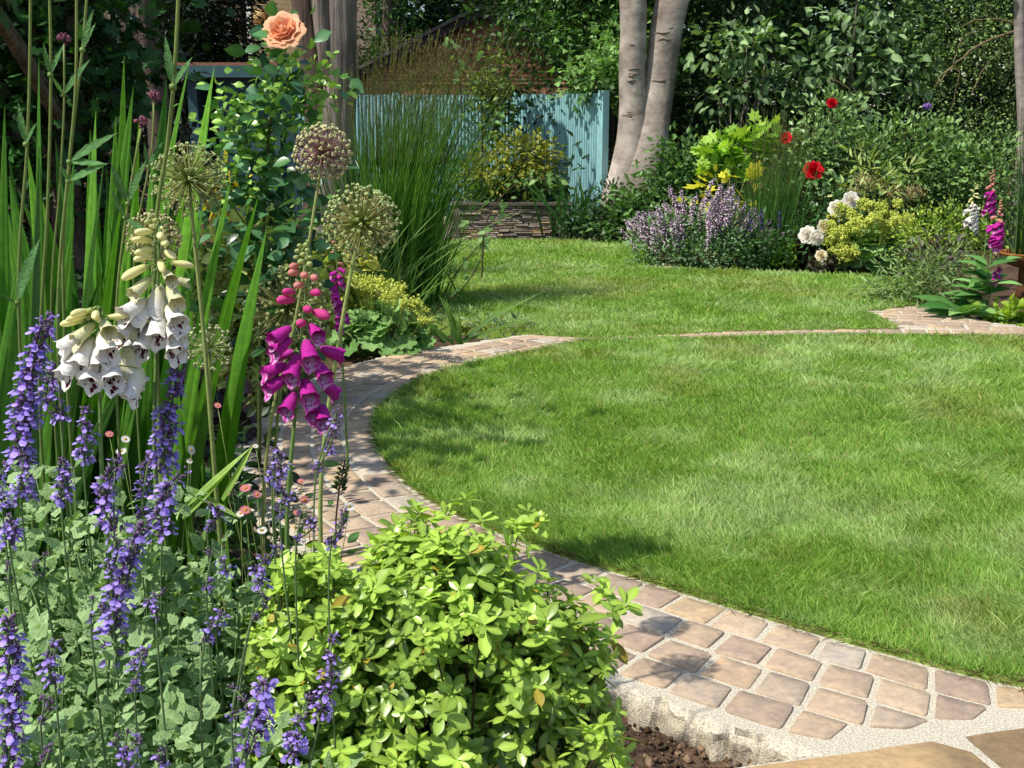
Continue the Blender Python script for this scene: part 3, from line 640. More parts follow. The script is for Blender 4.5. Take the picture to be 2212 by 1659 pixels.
for ln in (.66, .42, .6, .6, .6):
    o = PA + pdir * (x - .0) + pn * .018
    for k, dep in enumerate((.42, .6, .6)):
        slab(mb, o - pn * (.02 + sum((.42, .6, .6)[:k]) + .018 * k) + pdir * (.2 * k), pdir * (ln - .022), -pn * dep, None, None)
    x += ln
struct(mb.obj('terrace', M['stone']))
o = PA - pdir * .15 + pn * .004; e = PA + pdir * 2.6 + pn * .004
mm.add([[*o, -.0035], [*e, -.0035], [*(e - pn * 2), -.0035], [*(o - pn * 2), -.0035], [*o, -.14], [*e, -.14], [*(o - pn * 2), -.14]], [[0, 3, 2, 1], [0, 1, 5, 4], [3, 0, 4, 6]], None, cM)
struct(mm.obj('terrace_mortar', M['mortar'], smooth=False))
def A3(u, v, Y): return at(u, v, Y)
def px(Y): return Y / F
# ------------------------------------------------------------------ brick house far behind the trees
def brick_mat(name, c1, c2, cm, sc=1.0):
    m = bpy.data.materials.new(name); m.use_nodes = True; t = m.node_tree; p = t.nodes['Principled BSDF']; n = t.nodes.new; L = t.links.new
    tx = n('ShaderNodeTexCoord'); sp = n('ShaderNodeSeparateXYZ'); cb = n('ShaderNodeCombineXYZ'); ad = n('ShaderNodeMath'); ad.operation = 'ADD'
    L(tx.outputs['Object'], sp.inputs[0]); L(sp.outputs[0], ad.inputs[0]); L(sp.outputs[1], ad.inputs[1]); L(ad.outputs[0], cb.inputs[0]); L(sp.outputs[2], cb.inputs[1])
    b = n('ShaderNodeTexBrick'); b.inputs['Scale'].default_value = sc; b.inputs['Brick Width'].default_value = .23; b.inputs['Row Height'].default_value = .078; b.inputs['Mortar Size'].default_value = .01
    b.inputs['Color1'].default_value = (*c1, 1); b.inputs['Color2'].default_value = (*c2, 1); b.inputs['Mortar'].default_value = (*cm, 1); L(cb.outputs[0], b.inputs['Vector'])
    nz = n('ShaderNodeTexNoise'); nz.inputs['Scale'].default_value = 3; mr = n('ShaderNodeMapRange'); mr.inputs['To Min'].default_value = .7; mr.inputs['To Max'].default_value = 1.25; L(nz.outputs['Fac'], mr.inputs[0])
    v = n('ShaderNodeVectorMath'); v.operation = 'SCALE'; L(b.outputs['Color'], v.inputs[0]); L(mr.outputs[0], v.inputs['Scale']); L(v.outputs[0], p.inputs['Base Color']); p.inputs['Roughness'].default_value = .9
    return m
yb = brick_mat('yellow_brick', hexl('b39b6d'), hexl('8c7650'), hexl('a89c86')); pb = brick_mat('pink_brick', hexl('b49a8c'), hexl('a58a80'), hexl('b0a296'))
YH = 22.0
h0 = A3(655, 600, YH); hs = thing('brick_house', 'yellow brick house wall glimpsed between tree trunks behind the peach rose', 'house', (h0[0], YH, 0))
x0, x1 = A3(520, 100, YH)[0] - h0[0], A3(772, 100, YH)[0] - h0[0]
mb = MB(); xw0, xw1 = A3(603, 60, YH)[0] - h0[0], A3(672, 60, YH)[0] - h0[0]; zb = A3(0, 210, YH)[2]
mb.box([x0, 0, -.1], [x1, .3, zb - .05]); mb.box([x0, 0, zb - .05], [xw0 - 1.2, .3, 6.5]); mb.box([xw0 - .5, 0, zb - .05], [x1, .3, 6.5]); mb.box([x0, .3, -.1], [x0 + .3, 7, 6.5]); mb.box([x1 - .3, .3, -.1], [x1, 7, 6.5])
mb.obj('wall', yb, hs, False)
mb = MB()
for a, b in ((xw0 - 1.2, xw0 - 1.12), (xw0 - .58, xw0 - .5), (xw0 - .87, xw0 - .83)): mb.box([a, -.03, zb - .05], [b, .1, 5.2], (.75, .75, .73))
mb.box([xw0 - 1.2, -.03, zb - .12], [xw0 - .5, .12, zb - .05], (.75, .75, .73))
wf = mb.obj('window', M['paint'], hs, False); mb = MB(); mb.box([xw0 - 1.2, .12, zb - .05], [xw0 - .5, .14, 5.2], (.03, .04, .05)); mb.obj('pane', M['gloss'], wf, False)
mb = MB(); xx = A3(692, 0, YH)[0] - h0[0]; mb.tube([[xx, -.09, -.05], [xx, -.09, 3], [xx, -.09, 6.3]], .05, 10, (.7, .7, .7)); mb.obj('downpipe', M['paint'], hs)
mb = MB(); mb.box([x0 - .3, -.5, 6.5], [x1 + .3, -.3, 6.6], (.1, .08, .07)); mb.add([[x0 - .3, -.5, 6.6], [x1 + .3, -.5, 6.6], [x1 + .3, 4, 9], [x0 - .3, 4, 9]], [[0, 1, 2, 3]], None, (.12, .09, .08)); mb.obj('roof', M['slate'], hs, False)
lp = A3(563, 38, YH); mb = MB(); V, _, T, _ = ICO; mb.add(V * [.13, .1, .17] + [lp[0] - h0[0], -.14, lp[2]], None, T, hexl('e8c890')); mb.add(V * [.05, .08, .05] + [lp[0] - h0[0], -.05, lp[2] + .17], None, T, (.05, .05, .05)); mb.obj('wall_lamp', M['petal'], hs)
# the neighbouring pink gable
YP = 20.5; g0 = A3(785, 100, YP); hp = thing('brick_house', 'pale pink brick side wall right of the fissured tree trunks', 'house', (g0[0], YP, 0))
mb = MB(); xa, xb = A3(742, 100, YP)[0] - g0[0], A3(812, 100, YP)[0] - g0[0]
mb.box([xa, 0, -.1], [xb, 6, 4.6]); mb.obj('wall', pb, hp, False)
mb = MB(); mb.add([[xa - .2, -.2, 4.6], [xb + .2, -.2, 4.6], [xb + .2, 3, 6.2], [xa - .2, 3, 6.2]], [[0, 1, 2, 3]], None, (.12, .08, .07)); mb.obj('roof', M['slate'], hp, False)

# ------------------------------------------------------------------ far wood
mb = MB()
leafmass(mb, [((x, 31 + 2 * math.sin(x), 3.0 + U(-.5, 1)), (2.6, 1.6, 5.5)) for x in np.arange(-22, 24, 2.6)], 52000, DIAW, .4, hexl('0e1a0c'), hexl('2f4a1e'), 14, .5, .5)
o = mb.obj('woodland', M['far']); o['kind'] = 'stuff'; tag(o, 'dark wood of distant trees closing the view behind the garden', 'trees')

# ------------------------------------------------------------------ garage with a boarded gable
YG = 17.5; q0 = A3(1040, 22, YG); gr = thing('timber_garage', 'timber outbuilding with brown boarded gable behind the blue fence', 'outbuilding', (q0[0], YG, 0))
pk = q0[2]; sl_ = (A3(760, 165, YG)[2] - pk) / (A3(760, 165, YG)[0] - q0[0]); xl, xr = -2.35, 1.7
hz_ = lambda x: pk - abs(sl_) * abs(x)
mb = MB(); zz = .0
heights = []
zt = pk - .05; z = -.05; k = 0
while z < zt:
    hgt = .105 if z > A3(0, 150, YG)[2] else (.055 if z > A3(0, 185, YG)[2] else .15)
    z2 = min(z + hgt, zt); half = (pk - z2) / abs(sl_)
    a, b = max(xl, -half), min(xr, half)
    if b - a > .05:
        c = mixc(hexl('9c6e56'), hexl('b58467'), rng.random()) if hgt < .12 and hgt > .06 else mixc(hexl('e0a680'), hexl('c48e6c'), rng.random())  # upper boards browner, lower ones paler: sunlight put into their colour
        x = a
        while x < b:
            e = min(b, x + U(2.6, 4.8)); mb.add([[x + .002, -.03, z], [e - .002, -.03, z], [e - .002, -.001, z2 + .004], [x + .002, -.001, z2 + .004], [x + .002, .01, z], [e - .002, .01, z]], [[0, 1, 2, 3], [0, 4, 5, 1]], None, c * U(.85, 1.12)); x = e
    z = z2; k += 1
mb.obj('wall', M['timber'], gr, False)
mb = MB()
for s, xe in ((-1, xl - .25), (1, xr + .25)):
    for (oz, th_, yy, col) in ((.03, .13, -.16, (.05, .045, .04)), (.075, .05, -.2, (.12, .11, .1))):
        z0_, z1_ = pk + oz, hz_(xe) + oz
        mb.add([[0, yy, z0_], [xe, yy, z1_], [xe, yy, z1_ - th_], [0, yy, z0_ - th_], [0, 6, z0_], [xe, 6, z1_], [xe, 6, z1_ - th_], [0, 6, z0_ - th_]], [[0, 1, 2, 3], [4, 7, 6, 5], [0, 4, 5, 1], [3, 2, 6, 7], [1, 5, 6, 2]], None, col)
mb.obj('roof', M['slate'], gr, False)

# ------------------------------------------------------------------ teal garden shed
YS = 16.0; s0 = A3(520, 300, YS); sh = thing('garden_shed', 'dark teal wooden shed with flat rusty roof behind the peach rose', 'shed', (s0[0], YS, 0))
X_ = lambda u: A3(u, 200, YS)[0] - s0[0]
Zs = lambda v: A3(0, v, YS)[2]
mb = MB(); tl = hexl('3f5f66'); td = hexl('35505a')
mb.box([X_(405), .9, -.08], [X_(680), 1.9, Zs(168)], td); mb.box([X_(405), 0, -.08], [X_(425), .9, Zs(168)], td)
for k in range(9):
    xa = X_(470 + k * 23.5); mb.box([xa, 0, -.08], [xa + X_(492) - X_(470), .02, Zs(168)], td * U(.9, 1.1))
mb.obj('wall', M['paint'], sh, False)
mb = MB(); mb.box([X_(382), -.22, Zs(168)], [X_(690), 0.0, Zs(143)], tl); mb.obj('fascia', M['paint'], sh, False)
mb = MB(); mb.box([X_(382), -.2, Zs(143)], [X_(690), 2.1, Zs(136)], hexl('8a5f4a')); mb.obj('roof', M['metal'], sh, False)
mb = MB(); mb.box([X_(470), -.04, -.05], [X_(482), 0, Zs(185)], tl); mb.box([X_(590), -.04, -.05], [X_(602), 0, Zs(185)], tl); mb.box([X_(482), -.04, Zs(196)], [X_(590), 0, Zs(185)], tl); mb.box([X_(482), -.04, Zs(330)], [X_(590), 0, Zs(318)], tl)
for k in range(6): mb.box([X_(484 + k * 17.6), -.02, -.05], [X_(499 + k * 17.6), -.004, Zs(196)], td * U(1.05, 1.25))
dr = mb.obj('door', M['paint'], sh, False); mb = MB(); mb.box([X_(580), -.07, Zs(372)], [X_(585), -.041, Zs(345)], (.1, .1, .1)); mb.obj('handle', M['metal'], dr, False)

# ------------------------------------------------------------------ curved blue fence
top = [(1302, 196, 13.7), (1262, 198, 14.0), (1180, 205, 14.6), (1100, 212, 15.0), (1000, 214, 15.2), (880, 214, 15.3), (760, 214, 15.3), (640, 214, 15.3)]
FP = np.array([A3(*p)[:2] for p in top]); ln = np.r_[0, np.cumsum(np.linalg.norm(np.diff(FP, axis=0), axis=1))]
fen = thing('curved_fence', 'turquoise painted curved fence of narrow upright battens', 'fence', (FP[3][0], FP[3][1], 0)); f0 = np.array([FP[3][0], FP[3][1], 0])
fs = np.arange(0, ln[-1], .0115); sp_ = spline(FP, 400); l2 = np.r_[0, np.cumsum(np.linalg.norm(np.diff(sp_, axis=0), axis=1))]
pt = np.stack([np.interp(fs, l2, sp_[:, 0]), np.interp(fs, l2, sp_[:, 1])], -1); tg = nrm(np.gradient(pt, axis=0)); nr = np.stack([-tg[:, 1], tg[:, 0]], -1)
if (nr[10] @ -pt[10]) < 0: nr = -nr
pat = np.array([0, .016, .018, .016])[np.arange(len(fs)) % 4]; pt2 = pt + nr * pat[:, None]
teal = hexl('93c4c8'); FZ = 1.575
wob = .004 * (vnoise(np.c_[fs * 30, fs * 0], 1, 3) - .5)
per = int(1.62 / .0115)
for a in range(0, len(fs) - 3, per):
    b = min(len(fs), a + per + 1); n = b - a; mb = MB(); cc = teal * (.88 + .24 * vnoise(np.c_[np.floor(np.arange(a, b) / 4) * 3.3, np.zeros(n)], 1, 6))[:, None]
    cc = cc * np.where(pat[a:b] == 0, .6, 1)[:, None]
    P = pt2[a:b] - f0[:2]; zt = FZ + wob[a:b] + .01 * (fs[a:b] > 4)
    V = np.vstack([np.c_[P, np.full(n, -.03)], np.c_[P, zt], np.c_[P - nr[a:b] * .03, zt]]); i = np.arange(n - 1)
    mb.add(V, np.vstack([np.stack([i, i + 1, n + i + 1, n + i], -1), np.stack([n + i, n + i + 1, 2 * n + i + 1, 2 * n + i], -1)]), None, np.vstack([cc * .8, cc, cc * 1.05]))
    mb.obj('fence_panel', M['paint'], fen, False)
    mb = MB(); c = pt[a] - f0[:2]; R = np.array([[tg[a][0], -tg[a][1], 0], [tg[a][1], tg[a][0], 0], [0, 0, 1]])
    mb.box([-.045, -.045, -.06], [.045, .045, FZ + .03], teal * .98, R, [c[0] - (0.03 if a == 0 else 0) * tg[a][0] - nr[a][0] * .0 , c[1] - nr[a][1] * .05, 0]); mb.obj('post', M['paint'], fen, False)

# ------------------------------------------------------------------ trees
def leaning(u0, v0, u1, v1, Y, extra=None): return A3(u0, v0, Y), A3(u1, v1, Y)
YB = 13.6; b0 = A3(1382, 500, YB); b0[2] = 0
bt = thing('beech_tree', 'smooth grey tree with twin trunks rising right of the blue fence', 'tree', b0)
mb = MB()
def tp(u, v, Y=YB): return A3(u, v, Y) - b0
def base3(u): p = tp(u, 490); p[2] = -.1; return p
trunk_mesh(mb, [base3(1376), tp(1356, 420), tp(1368, 300), tp(1366, 160), tp(1368, 40), tp(1360, -160), tp(1330, -420)], np.array([84, 42, 28, 27, 29, 28, 22]) * px(YB), 30, .07, (1, .97, .95), .02, 1, 80)
trunk_mesh(mb, [base3(1388) + [0, 0, 0], tp(1384, 400, 13.55), tp(1400, 310, 13.6), tp(1421, 190, 13.7), tp(1441, 60, 13.7), tp(1462, -40, 13.7), tp(1500, -200, 13.7), tp(1540, -420, 13.8)], np.array([74, 50, 37, 34, 34, 33, 30, 22]) * px(YB), 30, .07, (.95, .9, .87), .02, 4, 80)
rg = MB
for k in range(20):     # old branch scars and bark wrinkles on the side one sees
    t = U(.02, .55); left = rng.random() < .6; u, v, r = (np.interp(t, [0, .5], [1362, 1366]), 40 + 560 * t, 28) if left else (np.interp(t, [0, .5], [1441, 1402]), 40 + 480 * t, 34)
    p = tp(u, v, YB if left else 13.7); w_ = U(.2, .8); sg = rng.choice([-1, -.4, .3, 1]); o_ = U(-.4, .4); rr = r * px(YB)
    mb.tube([p + rr * np.array([math.sin(o_ + w_ * x), -math.cos(o_ + w_ * x) * 1.0, 0]) + [0, 0, sg * .012 * x * x + N(.005)] for x in np.linspace(-1, 1, 7)], np.array([.002, .006, .009, U(.007, .02), .009, .006, .002]), 6, np.array([.62, .56, .52]) * U(.8, 1.2))
mb.obj('trunk', M['bark_smooth'], bt)
mb = MB(); crown = [((-.9, .2, 6.6), (1.6, 1.6, 1.3)), ((1.2, .3, 6.6), (2.0, 1.8, 1.5)), ((2.8, .2, 5.9), (1.7, 1.5, 1.1)), ((.6, .2, 7.8), (2.2, 1.8, 1.3)), ((4.4, .6, 6.6), (1.7, 1.5, 1.2))]
leafmass(mb, crown, 9000, DIAW, .17, hexl('16260e'), hexl('3e6224'), 14, .3, .6); mb.obj('crown', M['far'], bt)
mb = MB()
for (c, r) in crown:
    c = np.array(c); mb.tube(spline([tp(1364, -200) if c[0] < 0 else tp(1500, -200), (tp(1440, -300) + c) / 2 + [0, 0, .3], c], 8), np.linspace(.13, .04, 8), 8, (.9, .9, .9))
mb.obj('branch', M['bark_smooth'], bt)

YC = 13.0; c0 = A3(705, 500, YC); c0[2] = 0
ct = thing('conifer_tree', 'tree with two fissured brown trunks standing behind the rose, beside the brick house', 'tree', c0)
def tq(u, v, Y=YC): return A3(u, v, Y) - c0
mb = MB(); b = tq(735, 500); b[2] = -.1
trunk_mesh(mb, [b, tq(732, 300), tq(737, 150), tq(735, 0), tq(738, -200), tq(736, -500)], np.array([52, 36, 33, 32, 31, 26]) * px(YC), 40, .05, (1, 1, 1), .12, 9, 70)
b = tq(690, 500, 13.3); b[2] = -.1
trunk_mesh(mb, [b, tq(695, 270, 13.3), tq(683, 150, 13.3), tq(668, 40, 13.3), tq(640, -120, 13.3), tq(600, -400, 13.3)], np.array([44, 34, 34, 31, 28, 22]) * px(YC), 36, .05, (.55, .45, .4), .12, 12, 70)
trunk_mesh(mb, [tq(712, 180, 12.95), tq(700, 90, 12.9), tq(692, 0, 12.9), tq(690, -200, 12.9)], np.array([16, 17, 17, 14]) * px(YC), 20, .05, (.95, .92, .9), .12, 13, 40)
mb.obj('trunk', M['bark_ridged'], ct)
mb = MB(); crown = [((-2.6, 2.8, 6.6), (1.7, 1.5, 1.2)), ((-.6, 2.6, 7.4), (1.8, 1.6, 1.3)), ((-1.4, 3.2, 8.6), (1.8, 1.6, 1.4))]
leafmass(mb, crown, 5000, DIAN, .2, hexl('0f1c0e'), hexl('2a4522'), 16, .28, .6); mb.obj('crown', M['far'], ct)

def bush(name, label, cat, loc, blobs, n, T, size, dark, light, cl=12, crad=.12, m='far', ntw=6, tw=.012, tc=(.06, .045, .035), group=None, **k):
    r = thing(name, label, cat, loc, group); mb = MB()
    if ntw:
        twigs(mb, blobs, ntw, tw, tc); mb.obj('stem', M['wood'], r)
        mb = MB()
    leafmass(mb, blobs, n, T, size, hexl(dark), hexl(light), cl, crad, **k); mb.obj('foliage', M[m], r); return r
def tree(name, label, loc, blobs, n, T, size, dark, light, tr=.12, cl=14, crad=.3, **k):
    r = thing(name, label, 'tree', loc); mb = MB(); top_ = max(c[2] for c, _ in blobs)
    P = [[0, 0, -.1], [N(.06), N(.06), top_ * .35], [N(.1), N(.1), top_ * .7], [0, 0, top_]]
    trunk_mesh(mb, P, [tr * 1.3, tr, tr * .7, tr * .2], 14, .06, (.6, .55, .5), .06, int(loc[0] * 7) % 50, 24)
    for c, rr in blobs:
        mb.tube(spline([[0, 0, c[2] * .55], [c[0] * .5, c[1] * .5, c[2] * .8], c], 8), np.linspace(tr * .5, tr * .12, 8), 6, (.6, .55, .5))
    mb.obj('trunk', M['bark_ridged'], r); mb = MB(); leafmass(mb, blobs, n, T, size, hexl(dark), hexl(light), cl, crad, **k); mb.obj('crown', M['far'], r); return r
def gl(u, Y): p = A3(u, 300, Y); p[2] = 0; p[1] = Y; return p
# sycamore hanging over the fence
l0 = gl(1290, 16.3)
tree('sycamore_tree', 'leafy sycamore overhanging the blue fence beside the boarded gable', l0, [((-.2, -.9, 2.45), (.75, .5, .6)), ((.35, -1.0, 2.15), (.75, .5, .5)), ((.1, -.8, 3.1), (.95, .6, .7)), ((-.35, -.6, 3.1), (.6, .5, .5)), ((.75, -.5, 2.9), (.6, .6, .8)), ((.1, -1.0, 1.85), (.6, .4, .28)), ((-.2, -.2, 4.0), (1.2, .8, .8)), ((-.2, -2.35, 1.72), (.4, .3, .2)), ((.2, -2.0, 1.95), (.45, .4, .25))], 15000, SYC, .09, '2a4f1f', '93bd68', .13, 12, .12, droop=.5)
tree('yew_tree', 'fluffy green conifer standing behind the garage roof', gl(845, 20), [((0, 0, 2.6), (.55, .5, .9)), ((.1, 0, 3.6), (.5, .45, .8)), ((-.1, 0, 1.6), (.6, .6, .9)), ((0, 0, 4.6), (.4, .4, .7))], 5500, DIAN, .11, '1c3616', '4e7a30', .12, 16, .1, up=.1)
tree('yew_tree', 'dark drooping evergreen rising behind the teal shed roof', gl(455, 19.0), [((0, 0, 3.0), (.8, .7, 1.0)), ((.1, 0, 4.3), (.7, .6, .9)), ((-.25, 0, 2.1), (.75, .7, .8))], 15000, DIAN, .13, '060d07', '22361f', .14, 16, .14, up=.1)
tree('yew_tree', 'green feathery conifer top between the gable and the beech', gl(1010, 23), [((0, 0, 3.4), (1.3, .8, .9)), ((-1, .4, 4.5), (1.1, .9, 1)), ((1.3, .5, 4.4), (1.3, .9, 1.1)), ((2.2, .5, 3.3), (1, .8, .9))], 7500, DIAN, .15, '1a3014', '4d7431', .15, 14, .2)
# big maple-leaved shrubbery at upper left
tree('maple_tree', 'dark maple with large shaded leaves filling the upper left corner', gl(150, 7.0), [((.5, -2.85, 2.25), (.75, .6, .35)), ((.1, -1.9, 2.35), (.5, .5, .35)), ((-.95, .2, 1.25), (.9, .5, .7)), ((-.3, 0, 1.85), (.75, .45, .5)), ((.05, .1, 1.6), (.4, .4, .4)), ((-.6, .1, 2.6), (1.1, .6, .6)), ((-.1, .2, 2.4), (.6, .5, .5)), ((-.5, .3, .8), (.8, .5, .7)), ((-1.5, .2, 1.9), (.8, .6, .9))], 7000, MAPLE, .115, '11220f', '437538', .09, 9, .15, droop=.6)  # foremost crown lobe lies out of view, shaped to shade path and lawn edge
tree('holly_tree', 'black-green evergreen mass in deep shade behind the strap leaves', gl(330, 9.5), [((-1.8, .6, 1.6), (1.6, .8, 1.6)), ((-.7, .6, 1.0), (.75, .6, 1.1)), ((-2.2, .8, 3.4), (1.7, 1, 1.2)), ((-1.0, .9, 3.6), (.8, .8, 1.1))], 8000, DIAW, .1, '04080a', '14241a', .1, 14, .2)

# the clipped dark hedge at the back right, and what grows in front of it
hb = [((x, .25 * math.sin(x * 2.1), 1.2), (1.15, .6, 1.4)) for x in np.arange(-4.0, 7.4, 1.0)] + [((x, .4, 3.0), (1.2, .7, 1.0)) for x in np.arange(-3.8, 7.4, 1.0)]
bush('tall_hedge', 'tall dark green hedge in shade behind the right hand border', 'hedge', gl(1850, 15.2), hb, 76000, DIA, .08, '16260f', '4a6f30', 14, .14, ntw=8, tw=.04, shell=.4)
bush('climbing_rose', 'tangled arching rose with tiny leaves and bare brown canes at the upper right', 'shrub', gl(2090, 13.2), [((0, 0, 1.5), (.85, .5, .75)), ((.5, .1, 2.3), (.8, .5, .6)), ((-.2, 0, 2.4), (.6, .5, .5)), ((.3, 0, .8), (.8, .5, .6))], 13000, DIA, .038, '22391a', 'a3c272', 10, .11, m='gloss', ntw=0, tw=.012)
rb = [o for o in COL.objects if o.name.startswith('climbing_rose')][0]
mb = MB()
for (pts, r) in (([(2210, 62), (2130, 88), (2060, 140), (2020, 190)], 9), ([(2205, 52), (2120, 40), (2080, 58)], 6), ([(2060, 140), (2075, 90), (2110, 60)], 4), ([(2020, 190), (2035, 160), (2070, 150), (2050, 250)], 4), ([(1880, 340), (1930, 300), (1990, 270), (1960, 310)], 5), ([(1895, 350), (1925, 280)], 6), ([(1910, 350), (2010, 285)], 6), ([(1800, 200), (1790, 170), (1830, 190), (1850, 260)], 4), ([(2100, 200), (2130, 140), (2170, 110)], 4)):
    P = spline([A3(u, v, 12.7) - np.array(rb.location) for u, v in pts], 14); mb.tube(P + N(.006, P.shape), np.linspace(r, r * .5, 14) * .36 * px(12.7), 5, hexl('77694c'))
mb.obj('cane', M['wood'], rb)
t0 = gl(2208, 12.6); st_ = thing('slender_tree', 'slim grey leaning trunk at the far right edge', 'tree', t0); mb = MB()
trunk_mesh(mb, [[0, 0, -.1], A3(2210, 300, 12.6) - t0, A3(2203, 120, 12.6) - t0, A3(2200, -60, 12.6) - t0, A3(2190, -300, 12.6) - t0], np.array([15, 12, 11, 10, 8]) * px(12.6), 14, .05, (.8, .8, .8), .05, 3, 40); mb.obj('trunk', M['bark_smooth'], st_)
mb = MB(); leafmass(mb, [((.2, 0, 4.6), (1.3, 1, .8))], 1200, DIAW, .12, hexl('16260e'), hexl('3e6224'), 14, .25); mb.obj('crown', M['far'], st_)

def lilac(label, u, Y, blobs, n, size, name='lilac_bush', light='a0bd84', dark='234227'):
    return bush(name, label, 'shrub', gl(u, Y), blobs, n, HEART, size, dark, light, 8, .11, ntw=9, tw=.016, droop=.7, out=.9, shell=.7, tc=(.2, .16, .13))
lilac('tall grey-green lilac bush with pointed heart leaves in the middle of the dark hedge', 1830, 13.3, [((.05, 0, 2.1), (.42, .3, .4)), ((.35, .05, 2.65), (.5, .3, .35)), ((-.4, 0, 1.85), (.36, .25, .25)), ((.55, 0, 1.9), (.4, .3, .25)), ((-.1, 0, 1.45), (.4, .3, .25))], 1300, .1)
lilac('small lilac spray with pale pointed leaves just right of the twin trunks', 1580, 13.2, [((-.05, 0, 2.1), (.36, .2, .2)), ((.3, .05, 2.0), (.28, .2, .2)), ((.1, 0, 1.6), (.35, .2, .25))], 560, .095, light='a0bd80')
# ------------------------------------------------------------------ slate raised bed
YR = 13.0; r0 = A3(1110, 510, YR); r0[2] = 0
rbd = thing('raised_bed', 'dry-stacked slate raised bed at the end of the lawn', 'raised bed', r0)
xa, xb = A3(992, 510, YR)[0] - r0[0], A3(1228, 510, YR)[0] - r0[0]; ht = A3(0, 440, YR)[2]
mb = MB(); z = -.05
while z < ht - .02:
    h = U(.016, .034); x = xa
    while x < xb:
        l = U(.07, .26); e = min(xb, x + l); d = abs(N(.012)); dy = .1 * ((x + e) / 2 / (xb - xa)) ** 2
        c = mixc(hexl('80776a'), hexl('a3978a'), rng.random()) * U(.55, 1.15) if rng.random() < .8 else hexl('b29a76')
        zt = N(.0025, 4); jx = N(.006, 2)
        v = np.array([[x + .003 + jx[0], dy - d, z + .002 + zt[0] * .3], [e - .003, dy - d + N(.006), z + .002], [e - .004 + jx[1], dy - d + .004, z + h - .003 + zt[1]], [x + .004, dy - d + .003, z + h - .003 + zt[2]]])
        vb = v + [0, .16, 0]; mb.add(np.vstack([v, vb]), [[0, 1, 2, 3], [3, 2, 6, 7], [0, 4, 5, 1], [0, 3, 7, 4], [1, 5, 6, 2]], None, c); x = e
    z += h
for s, xx in ((1, xb), (-1, xa)):
    z = -.05
    while z < ht - .02:
        h = U(.016, .034); y = .0
        while y < .9:
            l = U(.08, .25); mb.box([xx - .1, y + .003, z + .002], [xx + abs(N(.01)), y + l - .003, z + h - .002], mixc(hexl('80776a'), hexl('a3978a'), rng.random()) * U(.5, 1.1)); y += l
        z += h
mb.obj('wall', M['slate'], rbd, False)
mb = MB(); x = xa - .03
while x < xb + .03:
    l = U(.25, .45); e = min(xb + .04, x + l); mb.box([x + .002, -.035 + N(.008), ht - .015], [e - .002, .3, ht + .012 + N(.003)], hexl('6f6860') * U(.7, 1.1)); x = e
mb.obj('coping', M['slate'], rbd, False)
mb = MB(); mb.box([xa + .05, .1, 0], [xb - .05, .9, ht - .05], hexl('4a3a2f')); mb.obj('soil', M['soil'], rbd, False)
gb = A3(975, 512, 13.05); gb[2] = 0; mb = MB(); mb.box([-.085, 0, -.06], [.085, .22, .2], hexl('a39c90')); V = mb.v[0]; V += N(.008, V.shape)
tag(mb.obj('stone_block', M['stone'], None, False, gb), 'pale granite block at the left foot of the slate raised bed', 'block')
# shrub and its neighbours in the bed
bush('variegated_shrub', 'rounded yellow-variegated shrub growing in the slate raised bed', 'shrub', A3(1112, 425, 13.45) * [1, 1, 0] + [0, 0, .38], [((0, 0, .3), (.5, .32, .36)), ((-.25, -.05, .2), (.35, .3, .3)), ((.2, 0, .45), (.3, .25, .22))], 2300, LEAF, .065, '1b2f14', 'a3a53e', 8, .06, ntw=6, tw=.008, droop=.4)
bush('low_shrub', 'dark broad-leaved shrub spilling over the slate coping', 'shrub', A3(1130, 440, 13.2) * [1, 1, 0] + [0, 0, .36], [((-.1, .06, .1), (.45, .13, .13)), ((.25, .04, .07), (.26, .12, .12))], 460, LEAFW, .085, '16260f', '6d8f4d', 7, .06, ntw=3, tw=.006, droop=.5)
def strap_clump(name, label, loc, n, h, w, spread, c0, c1, cat='plant', m='leaf', rib=.0, group=None, seg=7, lean=.5, facing=None, extra=None):
    r = thing(name, label, cat, loc, group); mb = MB()
    for i in range(n):
        a = U(0, 6.28); b = np.array([N(spread), N(spread), -.02]); hh = h * U(.55, 1.05); l = abs(N(lean)) * hh
        k = U(.85, 1.15); blade(mb, b, b + np.array([math.cos(a) * l, math.sin(a) * l * .6, hh]), w * U(.7, 1.15), np.asarray(c0) * k, np.asarray(c1) * k, (math.cos(a) * l * .6, math.sin(a) * l * .4, -hh * .12 * rng.random()), seg, rib, facing if facing is not None else nrm([N(.4), -1, .2]))
    if extra: extra(mb)
    mb.obj('foliage', M[m], r); return r
strap_clump('iris_clump', 'dark green sword-leaved clump beside the right end of the slate wall', gl(1238, 13.0), 34, .75, .035, .12, hexl('233d18'), hexl('4a7a38'), lean=.35)
# willowy stems in front of the fence
wl = gl(1180, 13.7); r = thing('willowy_plant', 'thin wiry dark stems with narrow leaves against the sunlit blue fence', 'plant', wl + np.array([0, 0, .0])); mb = MB(); mf = MB()
for i in range(15):
    u = U(1095, 1260); p = A3(u, U(270, 370), 13.7) - wl; b = np.array([p[0] * .6 + N(.05), N(.08), -.02]); P = spline([b, (b + p) / 2 + [N(.05), 0, .05], p], 9); mb.tube(P, np.linspace(.006, .003, 9), 4, hexl('2f4a30'))
    for k in range(9):
        q = P[U(3, 9) .__int__()] + N(.015, 3); d = nrm([N(.8), N(.4), .45]); mf.inst(LEAFN, q[None], frames(d[None], np.array([[0, -1, .5]])), U(.08, .15), hexl('3b5a3a')[None] * U(.7, 1.2))
mb.obj('stem', M['stem'], r); mf.obj('foliage', M['leaf'], r)
